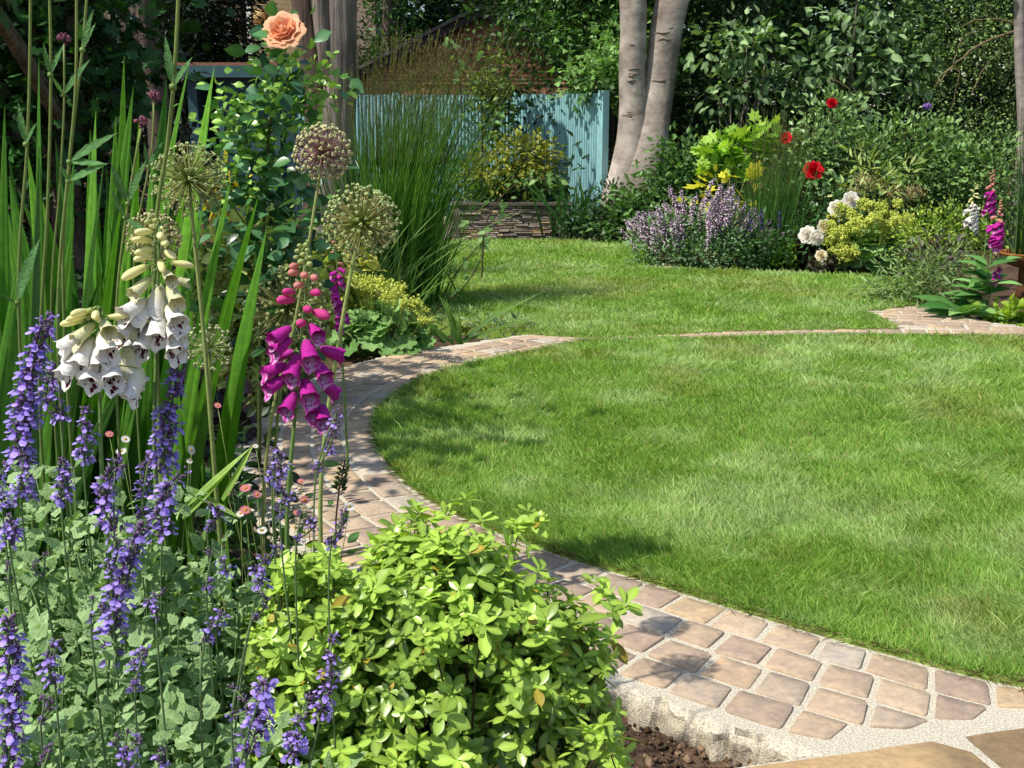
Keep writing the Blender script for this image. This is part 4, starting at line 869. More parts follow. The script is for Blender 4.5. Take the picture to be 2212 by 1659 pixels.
# black metal arch with a climber, and the railing left of it
ar = A3(1070, 500, 14.3); ar[2] = 0; r = thing('garden_arch', 'black metal arch overgrown by a climber in front of the blue fence', 'arch', ar); mb = MB()
for u in (1041, 1099):
    x = A3(u, 300, 14.3)[0] - ar[0]
    for y in (0, .3): mb.tube([[x, y, -.05], [x, y, .8], [x, y, 1.72]], .013, 6, (.02, .02, .022))
x0, x1 = A3(1041, 300, 14.3)[0] - ar[0], A3(1099, 300, 14.3)[0] - ar[0]
for y in (0, .3): mb.tube([[x0 + (x1 - x0) * (.5 - .5 * math.cos(t)), y, 1.72 + .18 * math.sin(t)] for t in np.linspace(0, math.pi, 12)], .013, 6, (.02, .02, .022))
for z in (.4, .8, 1.2, 1.6):
    for x in (x0, x1): mb.tube([[x, 0, z], [x, .3, z]], .007, 5, (.02, .02, .022))
mb.obj('frame', M['metal'], r)
def sub_bush(label, cat, name, loc, *a, **k): return bush(name, label, cat, loc, *a, **k)
bush('climber', 'yellow-green climber twining up the black arch', 'climber', ar + np.array([0, -.03, 0]), [((0, .1, 1.75), (.26, .2, .26)), ((.05, .05, 1.4), (.15, .12, .2)), ((-.02, .05, 1.15), (.13, .1, .2)), ((-.1, .1, 1.6), (.2, .16, .2))], 800, LEAFW, .06, '243f17', '93a84c', 7, .06, ntw=5, tw=.005, droop=.5)
rl = A3(995, 480, 14.6); rl[2] = 0; r = thing('metal_railing', 'low black railing of thin upright bars left of the climber arch', 'railing', rl); mb = MB(); xl_, xr_ = A3(945, 350, 14.6)[0] - rl[0], A3(1040, 350, 14.6)[0] - rl[0]; zt = A3(0, 346, 14.6)[2]
for z in (zt, .15): mb.box([xl_, -.012, z - .014], [xr_, .012, z + .014], (.02, .02, .02))
for x in np.linspace(xl_, xr_, 12): mb.box([x - .007, -.007, -.05], [x + .007, .007, zt - .014], (.02, .02, .02))
mb.obj('bar', M['metal'], r, False)

# ------------------------------------------------------------------ tall feather grasses
def feather(name, label, loc, n, h, spread, wd, plume, lean=(0.1, 0), flare=.12, pc='5a5232', group=None, c0='2c5416', c1='5d8a36', extra_leaf=0, pl=.26):
    r = thing(name, label, 'ornamental grass', loc, group); mb = MB()
    B = np.c_[N(spread, n), N(spread, n), np.full(n, -.02)]; hh = h * U(.6, 1.04, n)
    sp2 = B[:, :2] * flare * 8 + N(flare * .5, (n, 2)) * h + np.array(lean) * hh[:, None]
    Tp = B + np.c_[sp2, hh]
    blades(mb, B, B + np.c_[sp2 * .2, hh], np.full(n, wd) * U(.6, 1.2, n), mixc(hexl(c0), hexl(c1), rng.random(n)), np.c_[sp2 * .8 + N(.03, (n, 2)) * h, -np.abs(N(.03, n)) * h], 8)
    m = int(n * .25); B2 = np.c_[N(spread * 1.1, m), N(spread * 1.1, m), np.full(m, -.02)]; a = U(0, 6.28, m); l = U(.1, .3, m) * h
    blades(mb, B2, B2 + np.c_[np.cos(a) * l * .5, np.sin(a) * l * .5, U(.4, .6, m) * h], np.full(m, wd * 1.4), mixc(hexl(c0), hexl('7fa24e'), rng.random(m)), np.c_[np.cos(a) * l * .6, np.sin(a) * l * .6, -l * .8], 7)
    mb.obj('foliage', M['leaf'], r)
    if plume:
        mb = MB(); k = np.argsort(-hh)[:plume]
        for i in k:
            p = Tp[i]; d = nrm(Tp[i] - B[i] + np.array([lean[0] * h * .25, 0, 0])); L = pl * U(.7, 1.3)
            b0 = B[i] + np.array([(Tp[i] - B[i])[0] * .42, (Tp[i] - B[i])[1] * .42, (Tp[i] - B[i])[2] * .62]); e = p + d * L + np.array([lean[0] * .1 + N(.02), N(.02), -.03])
            P = spline([b0, p, e], 10); mb.tube(P, np.linspace(wd * .28, wd * .1, 10), 3, hexl('5d6a35'))
            q = 34; t = U(.55, 1.0, q); pos = np.stack([np.interp(t, np.linspace(0, 1, 10), P[:, j]) for j in range(3)], -1); ax = np.tile(d, (q, 1)) + rng.normal(size=(q, 3)) * .28
            C = mixc(hexl(pc), hexl('8a7d4c'), rng.random(q))
            mb.inst(DIAN, pos, frames(nrm(ax), rng.normal(size=(q, 3))), U(.012, .026, q) * (h / 1.6), C)
        mb.obj('plume', M['leaf'], r)
    return r
g0 = G(868, 672, -.04)
feather('feather_grass', 'tall upright feather reed grass clump in front of the garage gable', g0, 900, 1.68, .105, .009, 170, (.14, 0), .15, c0='35621a', c1='70a03e')
feather('feather_grass', 'second dark feathery grass behind the tall clump, right of the ridged trunk', G(800, 610, -.04), 460, 1.55, .15, .009, 90, (.04, 0), .1, c0='274a17', c1='558433')
feather('feather_grass', 'upright green grass beside the red roses in the right hand border', gl(1672, 10.9), 420, .98, .11, .009, 80, (.02, 0), .07, pc='8a7a6c', c0='33581f', c1='6b9a4c', pl=.38)
strap_clump('reed_clump', 'loose arching grass mound behind the allium heads', gl(745, 8.0), 110, .8, .014, .18, hexl('3f6a22'), hexl('96b364'), lean=.4)
strap_clump('reed_clump', 'low bright grassy tuft at the foot of the tall feather grass', gl(800, 7.6), 70, .5, .012, .13, hexl('3f6a22'), hexl('7fa24e'), lean=.35)
# young birch whip growing beside the feather grass
sb = G(950, 672, -.04); r = thing('birch_sapling', 'young birch whip with pale pointed leaves among the grass plumes', 'sapling', sb); ms = MB(); mf = MB()
for pts, Y in (([(930, 690), (985, 590), (1060, 500), (1105, 430)], 8.2), ([(915, 690), (960, 450), (1000, 250), (1040, 130), (1085, 40)], 8.3), ([(1000, 250), (985, 120), (960, 70)], 8.3), ([(960, 450), (1060, 300), (1080, 180), (1075, 110)], 8.4), ([(915, 690), (1010, 610), (1045, 520), (1000, 470)], 8.0), ([(1040, 600), (1055, 470), (1120, 395), (1215, 386)], 7.9)):
    P = spline([A3(u, v, Y) - sb for u, v in pts], 26); ms.tube(P, np.linspace(.006, .0022, 26), 5, hexl('4a3a2c'))
    k = 15; ii = rng.integers(8, 26, k); d = nrm(rng.normal(size=(k, 3)) * [.8, .5, .4] + [0, -.2, -.55]); nn = nrm(rng.normal(size=(k, 3)) * .5 + [0, -.8, .5])
    mf.inst(HEART, P[ii] + N(.012, (k, 3)), frames(d, nn), U(.04, .07, k), mixc(hexl('4d7a35'), hexl('9fc07a'), rng.random(k)))
ms.obj('stem', M['wood'], r); mf.obj('foliage', M['leaf'], r)

# ------------------------------------------------------------------ lady's mantle
def mantle(name, label, loc, rx, ry, h, nl, ls, nf, fpos, lc=('4a7a30', 'a9cd82'), fc=('c2d648', 'f6f890'), front=1.0, fs=.007):
    r = thing(name, label, 'plant', loc); mb = MB(); st = MB()
    a = U(0, 6.28, nl); k = np.sqrt(rng.random(nl)); P = np.c_[np.cos(a) * rx * k, np.sin(a) * ry * k, h * (.95 - .75 * k ** 2) * U(.6, 1.0, nl)]
    out = np.c_[np.cos(a), np.sin(a), np.zeros(nl)]; nn = nrm(out * (k ** 1.5)[:, None] * .9 + [0, -.15, .7] + N(.25, (nl, 3))); d = nrm(out * .8 + N(.4, (nl, 3)) - np.array([0, 0, .2]))
    mb.inst(ALCH, P, frames(d, nn), ls * U(.6, 1.2, nl), mixc(hexl(lc[0]), hexl(lc[1]), np.clip(.3 + .5 * P[:, 2] / h + N(.2, nl), 0, 1)))
    for i in range(0, nl, 2): st.tube(spline([[P[i][0] * .15, P[i][1] * .15, -.03], P[i] * [.7, .7, .8], P[i]], 6), .0022, 4, hexl('6a8a42'))
    mb.obj('foliage', M['hairy'], r)
    mf = MB()
    for (x, y, z, rad) in fpos:
        m = max(6, int(nf * rad)); c = np.array([x, y, z]) + rdir(m) * rad * U(.2, 1, m)[:, None] * [1, 1, .7]
        for j in range(0, m, 2): st.tube([[x * .3, y * .3, .02], (np.array([x * .7, y * .7, z * .6])), c[j]], .0012, 3, hexl('7d9440'))
        q = 16; idx = np.repeat(np.arange(m), q); pp = c[idx] + rng.normal(size=(m * q, 3)) * rad * .16
        mf.inst(OCT, pp, frames(rdir(m * q), rdir(m * q)), fs * U(.5, 1.2, (m * q, 1)) * np.array([1.25, 1.25, .4]), mixc(hexl(fc[0]), hexl(fc[1]), rng.random(m * q)))
    mf.obj('flower', M['petal'], r); st.obj('stem', M['stem'], r); return r
lm = G(815, 765, -.04)
def lp_(u, v, Y, o): return A3(u, v, Y) - o
fp = [(*lp_(u, v, Y, lm), rd) for u, v, Y, rd in ((845, 640, 6.45, .10), (880, 655, 6.4, .06), (905, 660, 6.4, .07), (920, 690, 6.35, .05), (800, 610, 6.7, .09), (830, 615, 6.6, .07), (862, 620, 6.6, .06), (770, 605, 6.8, .07))]
mantle('ladys_mantle', "lady's mantle with yellow froth spilling onto the path behind the purple foxglove", lm, .30, .2, .33, 120, .13, 190, fp)
rm = G(1880, 585, -.04); fp = []
for i in range(60):
    u = U(1785, 1968); v = 435 + 125 * rng.random() ** 1.2
    if (u - 1880) ** 2 / 95 ** 2 + (v - 500) ** 2 / 75 ** 2 < 1 and not (v > 498 and u > 1835): fp.append((*(A3(u, v, 10.3 - .35 * (1 - abs(u - 1880) / 95) + .2 * (v < 470)) - rm), U(.05, .085)))
mantle('ladys_mantle', "big mound of lady's mantle covered in lime flowers below the cream roses", rm, .38, .3, .5, 190, .16, 210, fp, fs=.0085)

# ------------------------------------------------------------------ right hand border
def rose_bush(label, loc, blobs, n, size, dark, light, flowers, cane=5, m='gloss', T=LEAF, fR=.045, tw=.006):
    r = bush('rose_bush', label, 'rose', loc, blobs, n, T, size, dark, light, 7, .07, m=m, ntw=cane, tw=tw, tc=(.12, .16, .07), droop=.4)
    ms = MB()
    for (p, R_, me, ax) in flowers:
        p = np.asarray(p) - np.asarray(loc); part(me, r, p, frames(np.array([[.3, .2, .9]]), nrm(np.array([ax])))[0], R_, 'flower')
        ms.tube(spline([p * [.6, .6, 0] + [0, 0, .05], p * [.9, .9, .6], p], 8), np.linspace(.005, .003, 8), 5, hexl('4d6a35'))
    ms.obj('stem', M['stem'], r); return r
FULL = ((6, 1.0, 1.0), (6, .86, .75), (6, .7, .55), (5, .54, .38), (5, .38, .24), (3, .24, .12))
RED = rose_mesh('flower', 1, hexl('e0182f'), hexl('d01428'), FULL, seed=1); CREAM = rose_mesh('flower', 1, hexl('fbf7ee'), hexl('f5ecd2'), FULL, seed=2, hgt=.7)
YELL = rose_mesh('flower', 1, hexl('f8efd4'), hexl('f0dfa6'), FULL, seed=3)
rl0 = gl(1770, 12.0)
rose_bush('red rose bush with three scarlet blooms in front of the dark hedge', rl0, [((0, 0, .8), (.5, .35, .5)), ((.15, .1, 1.25), (.3, .25, .3)), ((-.25, 0, .9), (.3, .3, .3)), ((.4, .1, .8), (.4, .3, .4))], 3600, .06, '2f4d1e', '98b974',
          [(A3(1757, 368, 11.45), .08, RED, (-.2, -.9, .35)), (A3(1697, 298, 11.6), .055, RED, (-.3, -.5, .7)), (A3(1797, 223, 11.75), .045, RED, (.2, -.5, .75))])
rl1 = gl(1790, 10.7)
rose_bush('cream rose bush with full pale blooms left of the lime flower mound', rl1, [((0, 0, .35), (.3, .2, .3)), ((.12, .1, .5), (.2, .2, .2)), ((-.1, 0, .2), (.25, .2, .2))], 700, .055, '1c3518', '5d8a50',
          [(A3(1808, 451, 10.4), .066, CREAM, (-.2, -.85, .5)), (A3(1838, 432, 10.45), .064, CREAM, (.1, -.8, .6)), (A3(1745, 508, 10.2), .068, CREAM, (-.3, -.8, .4)), (A3(1764, 514, 10.15), .058, CREAM, (.3, -.8, .4)), (A3(1782, 490, 10.3), .062, YELL, (.2, -.75, .5)), (A3(1774, 552, 10.05), .045, YELL, (-.1, -.8, .5))])
bush('leafy_shrub', 'mixed dark green undergrowth below the tangled rose on the right', 'shrub', gl(1960, 12.3), [((-.6, 0, .5), (.6, .3, .5)), ((.3, .1, .5), (.7, .3, .45)), ((0, .1, .9), (.6, .3, .4)), ((.8, 0, .6), (.5, .3, .5))], 9500, LEAF, .06, '2c481d', '90b26a', 9, .09, ntw=8)
bush('leafy_shrub', 'dark leafy perennials around the foot of the twin grey trunks', 'shrub', gl(1440, 12.6), [((0, 0, .35), (.45, .3, .35)), ((.5, .2, .5), (.5, .3, .45)), ((-.35, -.1, .15), (.35, .25, .2)), ((.25, .1, .75), (.35, .25, .3))], 5200, LEAF, .075, '20381a', '6c9250', 8, .09, ntw=6, droop=.5)
bush('leafy_shrub', 'low dark shrubs in shade between the slate bed and the twin trunks', 'shrub', gl(1310, 12.7), [((-.1, 0, .12), (.35, .2, .22)), ((.35, .1, .15), (.3, .2, .24)), ((.1, .2, .3), (.3, .2, .25))], 2600, LEAF, .05, '122411', '4b6b40', 8, .06, ntw=4, tw=.006)
bush('fatsia', 'bright yellow-green fatsia with glossy hand-shaped leaves right of the trunks', 'shrub', gl(1600, 11.6), [((-.02, 0, 1.0), (.3, .25, .24)), ((.2, .1, 1.12), (.22, .2, .14)), ((-.2, 0, .95), (.2, .2, .15))], 210, MAPLE, .15, '56862a', 'b4d65a', 3, .05, m='leaf', ntw=7, tw=.012, up=1.2, tc=(.2, .22, .08))
bush('fatsia', 'yellow drooping hand-shaped leaves just below the bright fatsia crown', 'shrub', gl(1575, 11.3), [((-.03, 0, .62), (.3, .2, .22)), ((.1, 0, .45), (.2, .15, .15))], 50, MAPLE, .15, 'a9a824', 'e0d84e', 2, .05, m='leaf', ntw=4, tw=.008, up=1.0, tc=(.3, .28, .1))
bush('flowering_shrub', 'pale buff-flowered shrub with whorled leaves behind the lime flower mound', 'shrub', gl(1900, 11.0), [((0, 0, .62), (.34, .25, .24)), ((-.1, 0, .85), (.2, .18, .12)), ((.25, 0, .8), (.16, .15, .12))], 330, LEAFN, .1, '55792e', 'b5c274', 7, .05, ntw=8, tw=.007, up=.9)
# buff panicles on that shrub
fb = [o for o in COL.objects if o.name.startswith('flowering_shrub')][0]; mb = MB()
for (u, v) in ((1868, 388), (1890, 400), (1960, 420), (1925, 412), (1845, 415), (1975, 412)):
    p = A3(u, v, 10.9) - np.array(fb.location); q = 150; mb.inst(OCT, p + rng.normal(size=(q, 3)) * [.045, .04, .035], frames(rdir(q), rdir(q)), .008 * U(.5, 1.2, q), mixc(hexl('b29a5a'), hexl('ddd3a0'), rng.random(q)))
mb.obj('flower', M['petal'], fb)
# pink-lilac catmint clump
cm0 = gl(1512, 10.75); cm0[2] = -.04; r = thing('catmint', 'broad mound of pale lilac catmint at the lawn edge below the twin trunks', 'plant', cm0); mb = MB()
leafmass(mb, [((0, 0, .25), (.52, .3, .32)), ((-.3, 0, .2), (.3, .25, .24)), ((.3, -.05, .2), (.3, .25, .25)), ((0, -.15, .1), (.5, .2, .14))], 6000, DIAW, .034, hexl('2f5529'), hexl('93b585'), 8, .05); mb.obj('foliage', M['leaf'], r)
protos = []
for i in range(5):
    mb = MB(); h = .46; spike(mb, [0, 0, 0], [N(.03), N(.03), h], .26, 14, .024, 9, .0165, hexl('d6c9da'), hexl('a697a8'), hexl('6a7f55'), .003, (N(.02), N(.02), 0)); o = mb.obj('flower_spike', M['petal']); COL.objects.unlink(o); protos.append(o)
for i in range(92):
    a = U(0, 6.28); k = rng.random() ** .6; x, y = .52 * k * math.cos(a), .26 * k * math.sin(a); z = .42 * (1 - .85 * k ** 2) - .08
    dz = nrm([x * .9 + N(.12), y * .8 - .1 + N(.1), .8]); Rm = frames(np.array([[0., 1, 0.1]]), dz[None])[0]
    part(protos[i % 5], r, (x * .9, y, max(z - .06, -.02)), Rm, U(.85, 1.2))
# young salvia spikes
sv = gl(1660, 10.5); r = thing('salvia', 'thin violet salvia spikes at the foot of the border grass', 'plant', sv); pr = None
mb = MB(); leafmass(mb, [((0, 0, .15), (.22, .15, .18))], 420, LEAF, .05, hexl('1d3a17'), hexl('5a8048'), 6, .05); mb.obj('foliage', M['leaf'], r)
for (u, v) in ((1645, 470), (1686, 476), (1620, 478)):
    p = A3(u, v - 18, 10.45) - sv; mb = MB(); spike(mb, p * [.8, .8, 0], p, .16, 9, .018, 8, .014, hexl('5b4d94'), hexl('3f3568'), hexl('4f6a3a'), .003); mb.obj('flower_spike', M['petal'], r)
bush('hardy_geranium', 'small bright green leafy mound at the lawn edge beside the dark heuchera', 'plant', G(1690, 582, -.05), [((0, 0, .1), (.16, .12, .1))], 330, ALCH, .05, '3d6a20', '93bf4c', 6, .03, m='leaf', ntw=0)
bush('heuchera', 'dark purple-black heuchera below the cream roses', 'plant', G(1738, 582, -.05), [((0, .05, .16), (.17, .14, .13)), ((.15, -.03, .06), (.12, .1, .06))], 330, ALCH, .075, '130b10', '4a2f38', 6, .03, m='gloss', ntw=0)
bush('heuchera', 'bronze-grey heuchera rosette in front of the lime flower mound', 'plant', G(1800, 590, -.05), [((0, 0, .07), (.17, .1, .08))], 110, ALCH, .09, '2e2a22', '8a8672', 5, .03, m='gloss', ntw=0)
# terracotta pieces and rock half hidden behind
tp0 = G(1985, 560, -.05); mb = MB(); mb.box([-.13, 0, -.02], [.16, .1, .21], hexl('9a6a4a')); mb.v[0] += N(.012, mb.v[0].shape); tag(mb.obj('terracotta_slab', M['stone'], None, False, tp0), 'upright brown terracotta slab half hidden beside the lime flower mound', 'slab')
tr0 = G(1985, 572, -.05); mb = MB(); V, _, T, _ = ICO; mb.add(V * [.13, .09, .06] * (1 + N(.12, (12, 1))) + [0, 0, .03], None, T, hexl('b5a184')); tag(mb.obj('rock', M['stone'], None, False, tr0), 'pale rock at the foot of the terracotta slab', 'rock')
bush('spirea', 'yellow-green fine-leaved shrub below the far white foxglove', 'shrub', gl(2065, 9.7), [((0, 0, .4), (.32, .22, .2)), ((-.2, 0, .3), (.22, .2, .18)), ((.2, .05, .35), (.25, .2, .18))], 2600, DIA, .036, '3d5f1c', 'a9c04e', 9, .05, ntw=6, tw=.005)
bush('lavender_bush', 'grey-green wispy bush leaning over the right hand paving', 'shrub', gl(1990, 8.55), [((.05, 0, .14), (.26, .18, .14)), ((-.18, -.02, .08), (.18, .12, .08)), ((.22, 0, .22), (.22, .18, .16))], 1500, LEAFN, .055, '3a5829', '98ae72', 8, .06, m='leaf', ntw=22, tw=.0025, up=.2, tc=(.25, .28, .16))
bush('purple_sage', 'dull purple leafy clump behind the wispy grey-green bush', 'plant', gl(2050, 9.0), [((0, 0, .25), (.22, .15, .14))], 420, LEAF, .05, '2a2426', '6d6660', 7, .05, ntw=3, tw=.004)
bush('golden_marjoram', 'lime green low clump at the right edge of the paving', 'plant', G(2185, 705, -.05), [((0, 0, .06), (.16, .1, .07)), ((.15, .05, .06), (.14, .1, .07))], 380, LEAFW, .055, '5f8222', 'b2c552', 6, .03, m='leaf', ntw=0)
# rusty bowl planter with its tall grass
pb_ = A3(2215, 590, 8.3); pb_[2] = 0; r = thing('bowl_planter', 'rusty steel bowl planter cut by the right edge of the picture', 'planter', pb_); mb = MB(); zr = A3(0, 548, 8.3)[2]; Rr = abs(A3(2158, 560, 8.3)[0] - pb_[0]) + .0
Rr = .19; prof = [(.04, .0), (.07, .02), (.045, .14)] + [(Rr * math.sin(t), zr - Rr * .55 * math.cos(t)) for t in np.linspace(.25, math.pi / 2, 9)] + [(Rr + .012, zr + .012), (Rr - .012, zr + .012), (Rr - .02, zr - .03), (.0, zr - .035)]
n = 40; a = np.arange(n) * 2 * math.pi / n; V = np.array([[p * math.cos(b), p * math.sin(b), z] for p, z in prof for b in a]); i = np.arange(len(prof) - 1)[:, None] * n; j = np.arange(n)[None]; k = (j + 1) % n
mb.add(V, np.stack([i + j, i + k, i + n + k, i + n + j], -1).reshape(-1, 4), None, np.repeat([hexl('5d3b22') if z < zr - .005 else hexl('a8672f') for p, z in prof], n, 0)); mb.obj('bowl', M['metal'], r)
feather('reed_grass', 'tall dark rushes growing in the rusty bowl planter', pb_ + np.array([.02, 0, zr - .04]), 170, .98, .075, .008, 34, (.0, 0), .05, c0='2b4a20', c1='688a4a', pc='6f6a45')
SOIL = -.09
def bloc(u, Y): p = A3(u, 800, Y); return np.array([p[0], Y, SOIL])
# ------------------------------------------------------------------ foxgloves
WB = [bell_mesh('flower', 1, .235, hexl('ecebb4'), hexl('fdfbf4'), hexl('fffcf6'), hexl('64102f'), None, 22, i, 0.0, 1.7) for i in range(3)]
WY = [bell_mesh('flower', 1, .22, hexl('d9e08c'), hexl('ecebbb'), hexl('f0ecd0'), hexl('7a2038'), None, 7, 7)]
WBUD = bud_mesh('bud', .165, hexl('cfdb86'), hexl('f6f3b4'))
PBl = [bell_mesh('flower', 1, .265, hexl('c440a2'), hexl('d033ac'), hexl('f0b4e4'), hexl('6a0f5a'), hexl('f3d3ef'), 26, 10 + i) for i in range(3)]
PBUD = bud_mesh('bud', .23, hexl('c9668a'), hexl('dc4f98'))
GBUD = bud_mesh('bud', .27, hexl('8aa658'), hexl('bcc67c'))
PKB = bud_mesh('bud', .28, hexl('b4b46e'), hexl('e39a90'))
def crop(cx, cy, ox, oy): return (ox + cx / 3.317) * .8848, (oy + cy / 3.317) * .8848
def foxglove(label, loc, stem, Y, items, ox, oy, sr=.0042, leaves=6, sc='6d8a48', lc=('2f4f22', '6f9450')):
    r = thing('foxglove', label, 'foxglove', loc); ms = MB()
    P = spline([np.asarray(loc) * [1, 1, 1] - loc] + [A3(u, v, Y) - loc for u, v in stem], 40); ms.tube(P, np.r_[np.linspace(sr * 1.35, sr, 25), np.linspace(sr, sr * .45, 15)], 8, hexl(sc))
    for it in items:
        (a, m, protos, L) = it[:4]; L = L if isinstance(protos, list) else L * (1.05 if protos is WBUD else 1.25); back = it[4] if len(it) > 4 else 0
        pa = A3(*crop(*a, ox, oy), Y - (.012 if back == 0 else -.02)) - loc; pm = A3(*crop(*m, ox, oy), Y) - loc
        d = np.array([pm[0] - pa[0], 0, pm[2] - pa[2]]); pl = np.linalg.norm(d)
        if pl > L * .97: L = pl / .97
        dy = math.sqrt(max(0, L * L - pl * pl)); d[1] = -dy if back == 0 else dy * .3
        d = nrm(d); up = nrm(np.array([d[0] * .35, -.15, 1.0]))
        pr = protos[rng.integers(len(protos))] if isinstance(protos, list) else protos
        part(pr, r, pa, frames(d[None], up[None])[0], L)
        # stalk and calyx
        near = P[np.argmin(np.abs(P[:, 2] - pa[2] - .008))]; ms.tube(spline([near, (near + pa) / 2 + [0, 0, .004], pa + d * .002], 5), .0011, 5, hexl('8aa85a'))
        k = 5; ang = np.arange(k) * 6.283 / k; x = nrm(np.cross(d, [.2, .1, 1.])); y = np.cross(d, x); rd_ = x * np.cos(ang)[:, None] + y * np.sin(ang)[:, None]
        ms.inst(DIAW, np.tile(pa - d * .001, (k, 1)), frames(nrm(rd_ * .75 + d), rd_), L * .26, hexl('93ad62') * U(.8, 1.1, (k, 1)))
    ms.obj('stem', M['stem'], r)
    if leaves:
        mf = MB(); Lf = leaf_t(.36, 7, .45, .1, .3, .05, .85, 1.0)
        for i in range(leaves):
            t = .1 + .5 * i / leaves; p = P[int(t * 39)]; a = U(0, 6.28); d = nrm([math.cos(a), math.sin(a) * .8, U(-.1, .6)])
            mf.inst(Lf, p[None], frames(d[None], nrm(np.array([[d[0] * -.4, -.3, 1]]))), (.11 * (1 - t * 1.1)) * U(.8, 1.1), mixc(hexl(lc[0]), hexl(lc[1]), rng.random(1)))
        mf.obj('foliage', M['hairy'], r)
    return r
YW = 1.75; k = .062
I1 = [((950, 655), (950, 960), WB, k), ((965, 850), (1000, 1085), WB, k), ((885, 960), (860, 1170), WB, k), ((1050, 1000), (1190, 1190), WB, k), ((1035, 820), (1225, 940), WB, k), ((1050, 930), (1205, 1070), WB, k * .95),
      ((860, 770), (720, 870), WB, k), ((890, 800), (790, 1000), WB, k), ((830, 930), (680, 1040), WB, k), ((850, 1000), (700, 1150), WB, k, 1), ((1040, 640), (1190, 790), WY, k * .85), ((890, 590), (790, 715), WY, k * .8), ((1000, 530), (1135, 595), WY, k * .66), ((1030, 590), (1130, 650), WY, k * .6, 1), ((950, 640), (950, 800), WB, k * .8, 1),
      ((880, 490), (720, 545), WBUD, .046), ((960, 440), (1055, 495), WBUD, .034), ((1040, 470), (1165, 495), WBUD, .035, 1), ((1000, 375), (1150, 388), WBUD, .036), ((930, 405), (815, 400), WBUD, .036), ((930, 355), (820, 350), WBUD, .034), ((915, 300), (800, 240), WBUD, .036), ((1000, 300), (1080, 270), WBUD, .036), ((970, 235), (1040, 220), WBUD, .034), ((920, 220), (835, 180), WBUD, .036), ((940, 190), (925, 145), WBUD, .018), ((985, 180), (1020, 165), WBUD, .015), ((950, 130), (960, 105), GBUD, .013), ((905, 140), (885, 120), GBUD, .013), ((935, 275), (925, 300), WBUD, .014)]
foxglove('taller white foxglove with maroon-freckled bells and cream buds at its tip', bloc(335, YW + .05), [(335, 1000), (338, 760), (341, 640), (345, 480)], YW, I1, 100, 500)
I2 = [((430, 960), (335, 1080), WY, k * .8), ((400, 1000), (185, 1170), WB, k), ((420, 1075), (370, 1300), WB, k), ((450, 1190), (480, 1430), WB, k), ((480, 1100), (590, 1310), WB, k), ((490, 1020), (665, 1195), WB, k), ((560, 1230), (695, 1410), WB, k), ((340, 1170), (240, 1380), WB, k), ((380, 1090), (200, 1215), WB, k, 1), ((600, 1300), (690, 1450), WB, k, 1), ((690, 1150), (660, 1330), WB, k, 1), ((500, 940), (655, 1000), WY, k * .75), ((560, 990), (680, 1080), WY, k * .8, 1), ((815, 1320), (755, 1570), WB, k * .95),
      ((370, 930), (215, 920), WBUD, .036), ((390, 895), (280, 875), WBUD, .034), ((400, 860), (335, 825), WBUD, .036), ((445, 905), (545, 900), WBUD, .026), ((520, 915), (640, 910), WBUD, .03, 1), ((450, 865), (525, 855), WBUD, .034), ((425, 850), (440, 825), GBUD, .014), ((410, 870), (420, 905), GBUD, .012)]
foxglove('shorter white foxglove with cream buds, left of and overlapping the taller white one', bloc(222, YW - .08), [(222, 1050), (216, 860), (216, 760), (219, 665)], YW - .07, I2, 100, 500)
YQ = 1.95; k = .052
I3_ = [((365, 660), (225, 745), PBl, k), ((365, 750), (235, 845), PBl, k), ((335, 960), (145, 1015), PBl, k), ((335, 1060), (180, 1140), PBl, k), ((425, 880), (390, 1060), PBl, k * 1.1), ((400, 1180), (348, 1320), PBl, k), ((490, 765), (580, 920), PBl, k * 1.1), ((560, 930), (700, 1050), PBl, k), ((475, 1080), (575, 1210), PBl, k * 1.1), ((510, 1270), (600, 1340), PBl, k * .9), ((620, 1290), (668, 1400), PBl, k), ((600, 1080), (665, 1200), PBl, k, 1), ((525, 640), (640, 710), PBl, k * .85), ((385, 860), (300, 905), PBl, k * .8, 1), ((600, 830), (680, 900), PBl, k, 1),
       ((395, 440), (290, 395), PBUD, .03), ((400, 380), (335, 330), PBUD, .024), ((530, 385), (620, 335), PBUD, .026), ((480, 515), (545, 470), PBUD, .026), ((545, 535), (700, 520), PBUD, .034), ((475, 630), (470, 575), PBUD, .028), ((480, 240), (500, 205), PKB, .02), ((540, 260), (590, 225), PKB, .02), ((430, 215), (380, 185), PKB, .02), ((470, 310), (425, 290), PKB, .02), ((430, 160), (385, 140), PKB, .017), ((510, 150), (545, 120), GBUD, .016), ((480, 125), (455, 105), GBUD, .016), ((480, 75), (480, 45), GBUD, .014), ((450, 45), (425, 20), GBUD, .013), ((500, 40), (520, 10), GBUD, .013), ((460, 10), (445, -25), GBUD, .012), ((490, 0), (505, -30), GBUD, .012), ((440, 90), (410, 75), GBUD, .012), ((520, 90), (545, 70), GBUD, .012)]
foxglove('tall magenta foxglove standing alone in front of the curving sett path', bloc(612, YQ + .02), [(620, 1150), (637, 900), (652, 720), (660, 640), (666, 525)], YQ, I3_, 600, 600, leaves=5)
